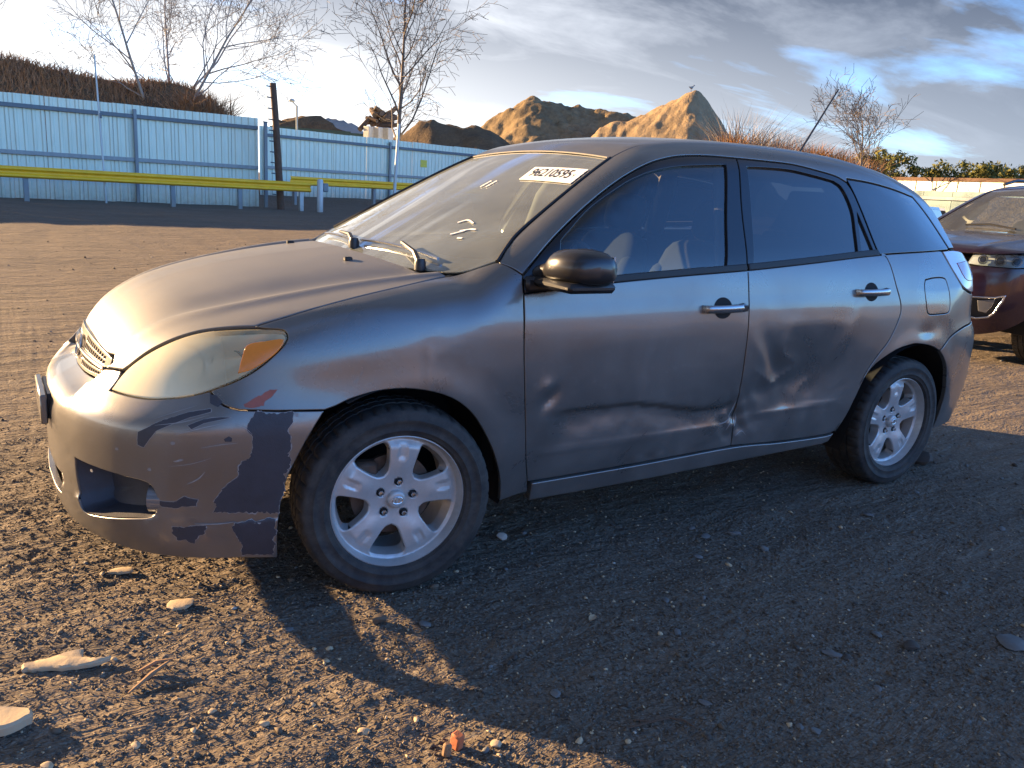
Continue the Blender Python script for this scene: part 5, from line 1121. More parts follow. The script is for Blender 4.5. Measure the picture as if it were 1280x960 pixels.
# --- wheels
def tyre_fn(k, j, r, h):
    if abs(h) < .099 and r > .305 and k % 5 == 0: r -= .006 if abs(h) > .05 else .0035
    return r, h
TY = [(.218, -.085), (.226, -.098), (.236, -.1005), (.240, -.1045), (.245, -.1045), (.249, -.103), (.266, -.1055), (.270, -.108), (.275, -.108), (.279, -.1045), (.292, -.103), (.302, -.097), (.309, -.088), (.3125, -.074), (.314, -.060), (.3145, -.047), (.308, -.045), (.308, -.038), (.315, -.036), (.3155, -.006), (.309, -.004), (.309, .004), (.3155, .006), (.315, .036), (.308, .038), (.308, .045), (.3145, .047), (.314, .060), (.3125, .074), (.309, .088), (.302, .097), (.292, .103), (.272, .1065), (.245, .104), (.226, .098), (.218, .085)]
def rim_depth(x, z):
    r = np.hypot(x, z); a = np.arctan2(z, x); d = .012 * sstep(.03, .17, r) - .010 * sstep(.17, .205, r) + .012 * sstep(.200, .216, r)
    # slot pressed into the outer end of each spoke
    for k in range(5):
        a0_ = math.radians(82 + 72 * k); u = x * math.cos(a0_) + z * math.sin(a0_); v = -x * math.sin(a0_) + z * math.cos(a0_)
        d = d - .006 * sstep(.125, .150, u) * (1 - sstep(.172, .192, u)) * (1 - sstep(.006, .019, np.abs(v - .006)))
        d = d + .006 * gauss(v, .022) * sstep(.05, .12, u) * (1 - sstep(.17, .2, u))
        lx, lz = .057 * math.cos(a0_), .057 * math.sin(a0_); d = d - .012 * (1 - sstep(.0105, .0145, np.hypot(x - lx, z - lz)))
    return d
class RimDom:
    org = np.array((0, 0, 0.0))
    def pos(s, uv):
        uv = np.asarray(uv, float); x, z = uv[:, 0], uv[:, 1]; h = .0015
        y = -(.052 + rim_depth(x, z)); gx_ = -(rim_depth(x + h, z) - rim_depth(x - h, z)) / (2 * h); gz = -(rim_depth(x, z + h) - rim_depth(x, z - h)) / (2 * h)
        n = np.c_[gx_, -np.ones_like(x), gz]; n /= np.linalg.norm(n, axis=1)[:, None]; return np.c_[x, y, z], n
def wheel_parts():
    W = bpy.data.objects.new('wheel', None); COL.objects.link(W); W.empty_display_size = .1
    mb = MB(); mb.lathe(TY, 220, 'y', fn=tyre_fn); mb.build('tyre', M['tyre'], W, auto=35, keep=False)
    holes = []
    for k in range(5):
        a0_ = math.radians(82 + 36 + 72 * k)
        L = [(.088, 0), (.098, .020), (.132, .041), (.173, .059), (.1895, .050), (.1965, .0), (.1895, -.050), (.173, -.059), (.132, -.041), (.098, -.020)]
        L = spl(L + L[:1], 4)[:-1]; ca, sa = math.cos(a0_), math.sin(a0_); holes.append([(u * ca - v * sa, u * sa + v * ca) for u, v in L])
    circ = [(.219 * math.cos(t), .219 * math.sin(t)) for t in np.linspace(0, 2 * math.pi, 97)[:-1]]
    o = panel('rim', M['alloy'], None, RimDom(), circ, holes, step=.0065, res=.008, inset=.0, bevel=.006, drop=.006, depth=.045); o.parent = W
    mb = MB(); mb.lathe([(.219, -.062), (.2225, -.068), (.2225, -.085), (.216, -.088), (.206, -.06), (.198, -.02), (.19, .09)], 72, 'y'); b = mb.build('rim_barrel', M['alloy'], o, auto=40, keep=False)
    mb = MB(); mb.lathe([(0, -.005), (.135, -.005), (.135, .012), (0, .012)], 40, 'y'); mb.build('brake_disc', M['steel'], W, auto=30, keep=False)
    mb = MB(); mb.box((-.13, -.03, .02), (-.05, .02, .12), bev=.012); mb.build('brake_caliper', M['steel'], W, keep=False)
    mb = MB(); mb.lathe([(0, -.071), (.020, -.0715), (.027, -.069), (.030, -.062), (.030, -.05)], 28, 'y'); cap = mb.build('centre_cap', M['alloy'], W, auto=50, keep=False)
    mb = MB()
    for a_, b_ in ((.017, .012), (.006, .011)): mb.tube([(a_ * math.cos(t), -.0722, b_ * math.sin(t)) for t in np.linspace(0, 2 * math.pi, 17)], .0014, 5, caps=False)
    mb.build('cap_emblem', M['chrome'], cap, keep=False)
    for k in range(5):
        a0_ = math.radians(82 + 72 * k); c = (.057 * math.cos(a0_), 0, .057 * math.sin(a0_))
        mb = MB(); mb.lathe([(.0135, -.0525), (.0125, -.0515), (0, -.0515)], 16, 'y', c=c); mb.build('lug_socket', M['dark'], W, keep=False)
        mb = MB(); mb.lathe([(0, -.066), (.0062, -.0655), (.0085, -.062), (.0085, -.050)], 6, 'y', c=c); mb.build('lug_nut', M['chrome'], W, auto=20, keep=False)
    return W
def copy_tree(o, parent=None):
    c = o.copy(); COL.objects.link(c); c.parent = parent
    for ch in list(o.children): copy_tree(ch, c)
    return c
W0 = wheel_parts()
for i, (x, y, st_, spin, sc) in enumerate(((0, -.752, -7, 0, 1), (2.6, -.748, 0, -9, 1), (0, .752, -7, 20, -1), (2.6, .748, 0, 44, -1))):
    w = W0 if i == 0 else copy_tree(W0)
    w.parent = CAR; w.matrix_parent_inverse = world_mat(CAR).inverted()
    w.location = (x, y, .309); w.rotation_mode = 'XYZ'
    w.matrix_basis = Matrix.Translation((x, y, .309)) @ Matrix.Rotation(math.radians(st_ + (180 if sc < 0 else 0)), 4, 'Z') @ Matrix.Rotation(math.radians(spin), 4, 'Y')
# --- hidden structure: floor pan, arch liners, inner door skins
mb = MB(); mb.box((.44, -.74, .235), (2.14, .74, .30), bev=.02); mb.box((3.0, -.62, .30), (3.36, .62, .42), bev=.02); mb.box((2.1, -.5, .30), (3.05, .5, .40)); mb.build('floor_pan', M['dark'], CAR)
mb = MB(); mb.box((2.50, -.66, .72), (3.24, .66, .96), bev=.03); mb.box((2.98, -.66, .40), (3.26, .66, .73), bev=.03); mb.build('leak_blocker', M['dark'], CAR)  # added dark boxes that block sun leaking into the rear arches
mb = MB(); mb.box((-.30, -.42, .40), (.36, .42, .88), bev=.05); mb.box((-.16, -.34, .27), (.30, .34, .41), bev=.04); mb.build('engine', M['dark'], CAR)
mb = MB(); mb.tube([(0, -.66, .309), (0, .66, .309)], .03, 10); mb.build('front_axle', M['dark'], CAR)
mb = MB(); mb.tube([(2.6, -.66, .309), (2.6, .66, .309)], .045, 10); mb.build('rear_axle', M['dark'], CAR)
for cx, nm, a0_, a1_ in ((-.012, 'arch_liner', -12, 118), (2.59, 'arch_liner', -12, 196)):
    for sy in (-1, 1):
        V = []; Fc = []; A = np.radians(np.linspace(a0_, a1_, 26)); Y = (.50, .845)
        for a in A:
            for y in Y: V.append((cx + .392 * math.cos(a), sy * (y if y < .8 else float(S(np.array(cx + .392 * math.cos(a)), np.array(.315 + .392 * math.sin(a)))) - .012), .315 + .385 * math.sin(a)))
        for i in range(25): Fc.append((2 * i, 2 * i + 1, 2 * i + 3, 2 * i + 2))
        k = len(V); V.append((cx, sy * .50, .315)); Fc += [(2 * i, 2 * i + 2, k) for i in range(25)]
        link(nm, mesh(nm, V, Fc, auto=40), CAR, M['dark'])
D_in = Dom(lambda x, y, z: f_side(x, y, z) + .06, 'side', .3, 1.1)
inner = join(dbelt(.36, 2.30, -.01), [(2.36, .95), (2.32, .75), (2.1, .45), (2.02, .30), (.46, .29), (.37, .5)])
both(lambda m: patch('inner_door_skin', M['trim'], CAR, D_in, inner, .06, 0, mirror=m, res=.05))
innerq = join(dbelt(2.25, 2.86, -.012), [(3.0, .93), (2.98, .78), (2.7, .72), (2.45, .71), (2.3, .73)])
both(lambda m: patch('inner_quarter_skin', M['dark'], CAR, D_in, innerq, .06, 0, mirror=m, res=.05))
mb = MB(); mb.box((.34, -.76, .32), (.42, .76, .97), bev=.02); mb.build('bulkhead', M['dark'], CAR)
# B posts, C posts and headliner inside
for sy in (-1, 1):
    mb = MB(); mb.tube([(1.415, sy * .755, .98), (1.46, sy * .655, 1.26), (1.53, sy * .545, 1.44)], [.045, .042, .04], 10); mb.build('b_post_trim', M['pale_trim'], CAR)
    mb = MB(); mb.tube([(2.30, sy * .705, 1.10), (2.27, sy * .60, 1.33), (2.23, sy * .535, 1.42)], [.06, .055, .045], 10); mb.build('c_post_trim', M['trim'], CAR)
    mb = MB(); mb.tube([(2.90, sy * .60, 1.13), (2.85, sy * .51, 1.28), (2.78, sy * .45, 1.37)], [.05, .05, .05], 10); mb.build('d_post_trim', M['trim'], CAR)
V = [(x, y, float(T(x, y)) - .045) for x in np.linspace(1.0, 2.85, 14) for y in np.linspace(-.54, .54, 9)]; Fc = [(i * 9 + j, i * 9 + j + 1, (i + 1) * 9 + j + 1, (i + 1) * 9 + j) for i in range(13) for j in range(8)]
link('headliner', mesh('headliner', V, Fc, smooth=True), CAR, M['pale_trim'])
# dashboard
V = []; Fc = []; prof = [(.38, .86), (.38, .975), (.46, 1.0), (.60, .995), (.70, .965), (.735, .90), (.72, .70), (.60, .62)]
ys = np.linspace(-.76, .76, 17)
for y in ys:
    hmp = .03 * gauss(abs(y + .38), .14)
    for x, z in prof: V.append((x + .02 * (1 - (y / .76)**2), y, z + (hmp if z > .95 else 0)))
m_ = len(prof); Fc = [(i * m_ + j, i * m_ + j + 1, (i + 1) * m_ + j + 1, (i + 1) * m_ + j) for i in range(16) for j in range(m_ - 1)]
link('dashboard', mesh('dashboard', V, Fc, auto=50), CAR, M['trim'])
mb = MB(); A = Matrix.Translation((.86, -.38, .93)) @ Matrix.Rotation(math.radians(-62), 4, 'Y')
tmp = MB(); tmp.tube([(.185 * math.cos(t), .185 * math.sin(t), 0) for t in np.linspace(0, 2 * math.pi, 33)], .016, 8, caps=False)
tmp.tube([(-.18, 0, 0), (.18, 0, 0)], .018, 8); tmp.tube([(0, 0, 0), (0, 0, -.2)], .03, 8); tmp.lathe([(0, .03), (.05, .028), (.07, .0), (.05, -.03)], 16, 'z'); mb.add([A @ Vector(v) for v in tmp.V], tmp.F)
mb.build('steering_wheel', M['trim'], CAR, auto=50)
def cushion(mb, c, h, tilt=0, p=.38, n=(10, 14), mi=0):
    """rounded pad: superellipsoid with half sizes h, tilted about y"""
    V = []; A = Matrix.Translation(c) @ Matrix.Rotation(math.radians(tilt), 4, 'Y'); nu, nv = n
    for i in range(nu + 1):
        u = -math.pi / 2 + math.pi * i / nu
        for j in range(nv):
            v = -math.pi + 2 * math.pi * j / nv; f_ = lambda w, e: math.copysign(abs(w)**e, w)
            V.append(A @ Vector((h[0] * f_(math.cos(u), p) * f_(math.cos(v), p), h[1] * f_(math.cos(u), p) * f_(math.sin(v), p), h[2] * f_(math.sin(u), p))))
    Fc = [(i * nv + j, i * nv + (j + 1) % nv, (i + 1) * nv + (j + 1) % nv, (i + 1) * nv + j) for i in range(nu) for j in range(nv)]
    mb.add(V, Fc, mi)
def seat(name, x, y, z, par, w=.25, ms='seat'):
    mb = MB(); cushion(mb, (x, y, z), (.27, w, .075), -6); s_ = mb.build(name, M[ms], par, auto=70)
    mb = MB(); cushion(mb, (x + .30, y, z + .36), (.075, w, .32), 16, .42)
    for sg in (-1, 1): cushion(mb, (x + .265, y + sg * (w - .04), z + .32), (.07, .05, .24), 16, .5)
    b = mb.build('seat_back', M[ms], s_, auto=70)
    mb = MB(); cushion(mb, (x + .425, y, z + .765), (.055, .13, .095), 12, .5); mb.build('headrest', M[ms], s_, auto=70)
    for sg in (-1, 1):
        mb = MB(); mb.tube([(x + .395, y + sg * .05, z + .60), (x + .415, y + sg * .05, z + .74)], .006, 8); mb.build('headrest_post', M['chrome'], s_)
    return s_
seat('front_seat', 1.30, -.37, .44, CAR); seat('front_seat', 1.37, .37, .44, CAR)
mb = MB(); cushion(mb, (2.06, 0, .52), (.27, .62, .09), -5); rs_ = mb.build('rear_seat', M['seat'], CAR, auto=70)
mb = MB(); cushion(mb, (2.38, 0, .84), (.08, .62, .30), 18, .42); mb.build('seat_back', M['seat'], rs_, auto=70)
for y in (-.36, .36): mb = MB(); cushion(mb, (2.47, y, 1.16), (.05, .13, .08), 10, .5); mb.build('headrest', M['seat'], rs_, auto=70)
mb = MB(); cushion(mb, (1.02, 0, 1.37), (.02, .12, .035), 20, .5); mb.build('rear_view_mirror', M['black'], CAR, auto=60)
for sy in (-1, 1):
    mb = MB(); mb.tube([(1.40, sy * .74, 1.20), (1.44, sy * .745, .9), (1.47, sy * .74, .55)], .012, 6); mb.build('seat_belt', M['trim'], CAR)
# ------------------------------------------------------------------ maroon car parked behind
SO = (7.2, 1.46, 0.0)
B2 = Curve([(.15, .84), (.25, .875), (.35, .905), (.5, .93), (.7, .944), (.9, .94), (1.05, .92), (1.15, .89), (1.3, .83), (1.5, .73), (1.62, .66), (1.75, .56)], .02)
P2 = Curve([(-.95, .22), (-.6, .075), (-.3, .02), (0, 0), (2.8, 0), (3.3, .05), (3.7, .15)], .06)
Hc2 = Curve([(-1.0, .80), (-.87, .99), (-.75, 1.045), (-.4, 1.10), (0, 1.145), (.35, 1.175)], .03)
Hy2 = Curve([(0, 0), (.3, .006), (.5, .02), (.7, .045), (.85, .09), (1.0, .15)], .04)
N2z = Curve([(.15, -.84), (.25, -.90), (.4, -.945), (.55, -.955), (.7, -.95), (.85, -.935), (.95, -.905), (1.1, -.82)], .02)
N2y = Curve([(0, 0), (.3, .02), (.5, .07), (.65, .145), (.75, .22), (.85, .38), (.95, .7)], .03)
T2c = Curve([(-.2, .92), (.05, 1.06), (.3, 1.20), (.6, 1.37), (.9, 1.53), (1.1, 1.615), (1.35, 1.665), (1.8, 1.70), (2.5, 1.70), (3.1, 1.66), (3.6, 1.57)], .04)
R2z = Curve([(.2, 3.62), (.5, 3.76), (.75, 3.77), (.95, 3.70), (1.2, 3.62), (1.5, 3.45), (1.7, 3.3)], .03)
def g_side(x, y, z):
    s = B2(z) - P2(x)
    for cx in (0, 2.78): s = s + .016 * gauss(np.hypot(x - cx, z - .36) - .43, .05)
    s = s + .010 * gauss(z - .86, .03) * sstep(.2, .6, x)
    return np.abs(y) - s
def g_low(x, y, z):
    s = smax(g_side(x, y, z), (z - (Hc2(x) - Hy2(np.abs(y)) + .010 * gauss(np.abs(y) - .50 - .08 * x, .03)) - .9 * sstep(.3, .6, x)) * .95, .10)
    s = smax(s, (N2z(z) + N2y(np.abs(y)) - x) * .8, .08); return smax(s, (x - R2z(z) + N2y(np.abs(y))) * .8, .06)
def g_grn(x, y, z):
    s = smax(g_side(x, y, z), (z - T2c(x) + .09 * y * y) * .85, .10); return smax(s, (x - R2z(z) + N2y(np.abs(y))) * .8, .06)
K_plan = Dom(g_low, 'plan', .4, 1.5, org=SO); K_cyl = Dom(g_low, 'cyl', .2, 1.5, (.12, 0), .95, org=SO); K_side = Dom(g_low, 'side', .3, 1.2, org=SO); K_grn = Dom(g_grn, 'side', .3, 1.2, org=SO)
K_top = Dom(lambda x, y, z: z - T2c(x) + .09 * y * y, 'plan', .3, 2.2, org=SO); K_roof = Dom(g_grn, 'plan', .9, 2, org=SO); K_rail = Dom(g_grn, 'roll', .05, 1.3, (0, 1.1), .7, org=SO)
M['maroon'] = paint('maroon_metallic_paint', (.026, .0075, .019), dustamt=.07, rough=.25, coat=1.0, metal=.65)
SUV = empty('maroon_suv', (8.6, 1.46, 0), 'dark maroon sport utility car parked behind the gray hatchback', 'car')
h2 = join(spl([(-.862, 0), (-.855, -.2), (-.83, -.40), (-.78, -.55)], 5), spl([(-.78, -.55), (-.70, -.66), (-.58, -.755), (-.45, -.80)], 5), spl([(-.45, -.80), (-.1, -.80), (.2, -.79), (.33, -.765)], 5), spl([(.33, -.765), (.25, -.6), (.17, -.3), (.14, 0)], 5))
panel('hood', M['maroon'], SUV, K_plan, join(h2, [(x, -y) for x, y in h2[::-1]]), step=.035, res=.02)
u_ = lambda P: K_cyl.inv(P)
fogw = [(-.88, -.44, .60), (-.80, -.66, .615), (-.775, -.735, .635), (-.79, -.70, .53), (-.81, -.64, .435), (-.88, -.47, .425)]
fog2 = spl(u_(fogw + fogw[:1]), 2)[:-1]
K_pt = lambda P: u_([P])[0]
bl = join([(0, .845)], u_([(-.90, -.25, .845), (-.86, -.40, .865), (-.83, -.50, .875)]), u_([(-.70, -.72, .875), (-.52, -.86, .90), (-.45, -.88, .90)]), spl(u_([(-.45, -.88, .90), (-.46, -.88, .80), (-.47, -.88, .66)]), 3), spl(u_([(-.43, -.90, .60), (-.50, -.88, .50), (-.62, -.82, .40), (-.74, -.70, .31), (-.84, -.52, .255)]), 3), [(k * K_pt((-.84, -.52, .255))[0], .235) for k in (.7, .35, 0)])
bfull = join(bl, [(-u, v) for u, v in bl[::-1]])
GRH = [(-.30, .50), (-.33, .82), (.33, .82), (.30, .50)]
panel('front_bumper', M['maroon'], SUV, K_cyl, bfull, [fog2, [(-u, v) for u, v in fog2]], step=.03, res=.02, depth=.03)
for sg in (False, True):
    sy = 1 if sg else -1
    o = panel('fog_lamp_bezel', M['chrome'], SUV, K_cyl, offset(fog2 if area2(fog2) > 0 else fog2[::-1], -.006), [offset(fog2 if area2(fog2) > 0 else fog2[::-1], .010)], step=.02, res=.012, inset=0, bevel=.006, drop=.005, depth=.02, off=.004, mirror=sg)
    patch('fog_lamp_recess', M['black'], o, Dom(lambda x, y, z: g_low(x, y, z) + .04, 'cyl', .2, 1.5, (.12, 0), .95, org=SO), fog2, .03, 0, mirror=sg)
    f3 = [(-.84, -.53, .575), (-.795, -.665, .595), (-.80, -.64, .52), (-.81, -.61, .47), (-.84, -.555, .48)]
    panel('fog_lamp', M['lamp_dark'], o, K_cyl, u_(f3), step=.02, res=.012, inset=0, bevel=.004, drop=.004, depth=.03, off=-.018, mirror=sg)
    hl = [(-.88, -.40, .885), (-.83, -.50, .878), (-.70, -.72, .878), (-.52, -.86, .905), (-.42, -.885, .94), (-.40, -.875, .985), (-.50, -.82, 1.00), (-.62, -.73, .995), (-.75, -.58, .985), (-.85, -.42, .965)]
    h_ = panel('headlight', M['glass'], SUV, K_cyl, u_(hl), step=.03, res=.015, depth=.03, mirror=sg)
    patch('headlight_housing', M['lamp_clear'], h_, Dom(lambda x, y, z: g_low(x, y, z) + .05, 'cyl', .2, 1.5, (.12, 0), .95, org=SO), u_(hl), .03, 0, mirror=sg)
    mb = MB()
    for (cx, cy, r) in ((-.805, -.50, .036), (-.735, -.615, .042), (-.655, -.715, .036)):
        tmp = MB(); tmp.lathe([(0, -.012), (r * .5, -.008), (r * .72, .0), (r * .8, .01)], 20, 'x'); A = Matrix.Translation((cx + SO[0] - .008, sy * abs(cy) + SO[1], .930)) @ Matrix.Rotation(math.radians(32 * (1 if sy < 0 else -1)), 4, 'Z'); l_ = MB().add([A @ Vector(v) for v in tmp.V], tmp.F).build('projector_lens', M['gloss_black'], h_, auto=60)
        tmp = MB(); tmp.tube([(0, r * math.cos(t), r * math.sin(t)) for t in np.linspace(0, 6.2832, 21)], .006, 6, caps=False); MB().add([A @ Vector(v) for v in tmp.V], tmp.F).build('projector_ring', M['chrome'], h_, auto=60)
    am = [(-.60, -.80, .915), (-.49, -.865, .925), (-.47, -.865, .965), (-.58, -.79, .955)]
    panel('indicator_lens', M['amber'], h_, K_cyl, u_(am), step=.02, inset=0, depth=.01, off=-.012, mirror=sg)
    fl = join([(-.44, .905), (-.42, .945), (-.40, .985), (-.44, 1.03)], [(-.1, 1.07), (.2, 1.09), (.33, 1.10), (.45, 1.09)], [(.46, .8), (.50, .5), (.53, .33), (.45, .32)], spl([(.43 * math.cos(a), .36 + .43 * math.sin(a)) for a in np.radians(np.linspace(-5, 140, 14))], 2), [(-.44, .67)])
    panel('fender', M['maroon'], SUV, K_side, fl, step=.03, res=.02, depth=.03, mirror=sg)
    for nm, x0, x1 in (('front_door', .47, 1.52), ('rear_door', 1.53, 2.52)):
        panel(nm, M['maroon'], SUV, K_side, [(x0, 1.09), (x1, 1.11), (x1, .35), (x0 + .05, .33)], step=.06, res=.04, mirror=sg, depth=.03)
    panel('window_glass', M['tint'], SUV, K_grn, [(.62, 1.12), (1.0, 1.42), (1.25, 1.53), (2.5, 1.55), (2.55, 1.13)], step=.08, res=.05, mirror=sg)
    ql = join([(2.53, 1.11), (3.3, 1.14), (3.55, 1.0), (3.5, .4), (3.25, .35)], spl([(2.78 + .43 * math.cos(a), .36 + .43 * math.sin(a)) for a in np.radians(np.linspace(0, 180, 14))], 2), [(2.53, .36)])
    panel('quarter_panel', M['maroon'], SUV, K_side, ql, step=.06, res=.03, mirror=sg, depth=.03)
    panel('sill', M['black'], SUV, K_side, [(.50, .325), (2.33, .335), (2.33, .24), (.5, .23)], step=.05, mirror=sg, depth=.04)
    rl = join(K_rail.inv([(.45, -.90, 1.09)]), K_rail.inv([(x, -float(B2(z)), z) for x, z in ((.62, 1.12), (1.0, 1.42), (1.25, 1.53), (1.9, 1.56), (2.5, 1.555), (3.3, 1.45))]), K_rail.inv([(3.3, -.45, 1.60), (2.5, -.52, 1.675), (1.8, -.53, 1.675), (1.35, -.55, 1.64), (1.1, -.57, 1.586), (.9, -.61, 1.50), (.6, -.70, 1.33), (.40, -.76, 1.205), (.33, -.78, 1.12)]))
    panel('roof_pillar', M['maroon'], SUV, K_rail, rl, step=.03, res=.02, mirror=sg, depth=.02)
    tmp = MB(); tmp.tube([(.44 + SO[0], sy * .70 + SO[1], 1.17), (.75 + SO[0], sy * .60 + SO[1], 1.38), (1.06 + SO[0], sy * .52 + SO[1], 1.54)], [.04, .035, .03], 8); tmp.build('pillar_trim', M['pale_trim'], SUV)
    tmp = MB(); tmp.box((.62 + SO[0], sy * .93 + SO[1], 1.10), (.80 + SO[0], sy * 1.10 + SO[1], 1.24), bev=.05); tmp.build('door_mirror', M['maroon'], SUV, auto=60)
    tmp = MB(); tmp.tube([(1.35 + SO[0], sy * .60 + SO[1], 1.66), (1.6 + SO[0], sy * .60 + SO[1], 1.715), (2.8 + SO[0], sy * .58 + SO[1], 1.715), (3.05 + SO[0], sy * .57 + SO[1], 1.67)], .018, 8); tmp.build('roof_bar', M['black'], SUV)
    for nm, cx in (('arch_liner', 0), ('arch_liner', 2.78)):
        V = []; A_ = np.radians(np.linspace(-10, 190, 20))
        for a in A_:
            for y in (.5, .90): V.append((SO[0] + cx + .44 * math.cos(a), SO[1] + sy * y, .36 + .44 * math.sin(a)))
        k = len(V); V.append((SO[0] + cx, SO[1] + sy * .5, .36)); link(nm, mesh(nm, V, [(2 * i, 2 * i + 1, 2 * i + 3, 2 * i + 2) for i in range(19)] + [(2 * i, 2 * i + 2, k) for i in range(19)]), SUV, M['dark'])
ws2 = [(.345, -.765), (.40, -.745), (.60, -.695), (.9, -.605), (1.10, -.565)]
ws_l = join(ws2, [(1.125, -.3), (1.13, 0), (1.125, .3)], [(x, -y) for x, y in ws2[::-1]], spl([(.345, .765), (.27, .6), (.19, .3), (.16, 0), (.19, -.3), (.27, -.6), (.345, -.765)], 4))
panel('windscreen', M['windscreen2'] if 'windscreen2' in M else M['glass'], SUV, K_top, ws_l, step=.08, res=.04, off=-.004, depth=.006)
panel('roof', M['maroon'], SUV, K_roof, join([(1.11, -.565), (1.35, -.55), (1.8, -.53), (2.5, -.52), (3.3, -.45)], [(3.4, 0)], [(3.3, .45), (2.5, .52), (1.8, .53), (1.35, .55), (1.11, .565)], [(1.135, .3), (1.14, 0), (1.135, -.3)]), step=.06, res=.03)
off_ = lambda a: (a[0] + SO[0], a[1] + SO[1], a[2] + SO[2])
mb = MB(); mb.box(off_((.35, -.8, .35)), off_((.50, .8, 1.06)), bev=.02); mb.box(off_((.5, -.85, .30)), off_((3.2, .85, .36)), bev=.02); mb.build('floor_pan', M['dark'], SUV)
mb = MB(); mb.box(off_((-.55, -.42, .35)), off_((.3, .42, .98)), bev=.05); mb.build('engine', M['dark'], SUV)
mb = MB(); mb.box(off_((.42, -.78, .95)), off_((.78, .78, 1.10)), bev=.04); mb.build('dashboard', M['trim'], SUV)
mb = MB(); mb.box(off_((-.93, -.34, .52)), off_((-.90, .34, .83)), bev=.01); GRL = mb.build('grille', M['black'], SUV)
for k in range(6): mb = MB(); mb.tube([off_((-.965 + .1 * abs(y) ** 2, y, .55 + k * .05)) for y in np.linspace(-.36, .36, 9)], .008, 6); mb.build('grille_bar', M['chrome'], GRL)
for sy in (-1, 1): seat('front_seat', 1.45 + SO[0], SO[1] + sy * .40, .62, SUV, .26, 'pale_seat')
for sy in (-1, 1):
    mb = MB(); q = lambda x, y, d: off_((x, y, float(T2c(x)) - .09 * y * y + d)); mb.tube([q(.30, sy * .45 - .1, .02), q(.30, sy * .45 - .35, .03), q(.27, sy * .45 - .62 if sy > 0 else -.80 + .2, .02)], .010, 6); mb.build('wiper_arm', M['black'], SUV)
for i, (x, y, sc) in enumerate(((-.04, -.76, 1), (2.78, -.80, 1), (-.04, .76, -1), (2.78, .80, -1))):
    w = copy_tree(W0); w.parent = SUV; w.matrix_parent_inverse = world_mat(SUV).inverted(); k = 1.16
    w.matrix_basis = Matrix.Translation(off_((x, y, .362))) @ Matrix.Rotation(math.pi if sc < 0 else 0, 4, 'Z') @ Matrix.Rotation(.3 + i, 4, 'Y') @ Matrix.Scale(k, 4)
# ------------------------------------------------------------------ far parked car glimpsed past the tail lamp
def small_car(name, label, loc, rz, mat):
    e = empty(name, loc, label, 'car', rotz=rz)
    st_ = [(-2.1, .55, .72, .45), (-1.95, .70, .80, .25), (-1.0, .82, .90, .22), (-.4, .84, .95, .22), (1.6, .84, .98, .22), (2.0, .80, .95, .25), (2.15, .70, .80, .4)]
    V = []; n = 12
    for x, w, zt, zb in st_:
        for k in range(n): a = 2 * math.pi * k / n; c_, s_ = math.cos(a), math.sin(a); V.append((x, w * math.copysign(abs(c_)**.4, c_), (zt + zb) / 2 + (zt - zb) / 2 * math.copysign(abs(s_)**.5, s_)))
    Fc = [(i * n + k, i * n + (k + 1) % n, (i + 1) * n + (k + 1) % n, (i + 1) * n + k) for i in range(len(st_) - 1) for k in range(n)] + [tuple(range(n)), tuple((len(st_) - 1) * n + k for k in range(n))]
    link('body', mesh('car_body', V, Fc, auto=50), e, mat, keep=False)
    for nm, sc, m_, z1 in (('cabin_glass', 1.0, M['tint'], 1.40), ('roof', .97, mat, 1.46)):
        z0 = .93 if nm == 'cabin_glass' else 1.39; t = (z0 - .93) / .53
        P = lambda z: [(-.75 + (z - .93) * 1.3, .76 - (z - .93) * .42), (1.75 - (z - .93) * .7, .76 - (z - .93) * .42)]
        V = []
        for z in (z0, z1):
            (xa, w), (xb, _) = P(z); V += [(xa, -w, z), (xb, -w, z), (xb, w, z), (xa, w, z)]
        link(nm, mesh(nm, V, [(0, 1, 5, 4), (1, 2, 6, 5), (2, 3, 7, 6), (3, 0, 4, 7), (4, 5, 6, 7), (3, 2, 1, 0)], auto=20), e, m_, keep=False)
    for x in (-1.3, 1.35):
        for sy in (-1, 1):
            mb = MB(); mb.lathe([(0, -.09), (.2, -.09), (.28, -.1), (.315, -.08), (.315, .08), (.28, .1), (0, .1)], 24, 'y', c=(x, sy * .74, .315)); mb.build('wheel', M['tyre'], e, keep=False)
    for sy in (-1, 1): mb = MB(); mb.box((-2.08, sy * .42, .60), (-1.98, sy * .68, .74), bev=.03); mb.build('headlight', M['lamp_clear'], e, keep=False)
    return e
M['white_paint'] = paint('white_car_paint', (.70, .70, .70), dustamt=.1, metal=.0, rough=.3); M['navy_paint'] = paint('navy_car_paint', (.03, .045, .11), dustamt=.1, metal=.5)
q = sight(1152, 275, 27); small_car('white_car', 'white car parked by the teal fence beyond the maroon car', (q.x, q.y, 0), .55, M['white_paint'])
q = sight(1168, 275, 22); small_car('navy_car', 'navy blue car parked beside the white one behind the maroon car', (q.x + .2, q.y + 1.0, 0), .35, M['navy_paint'])
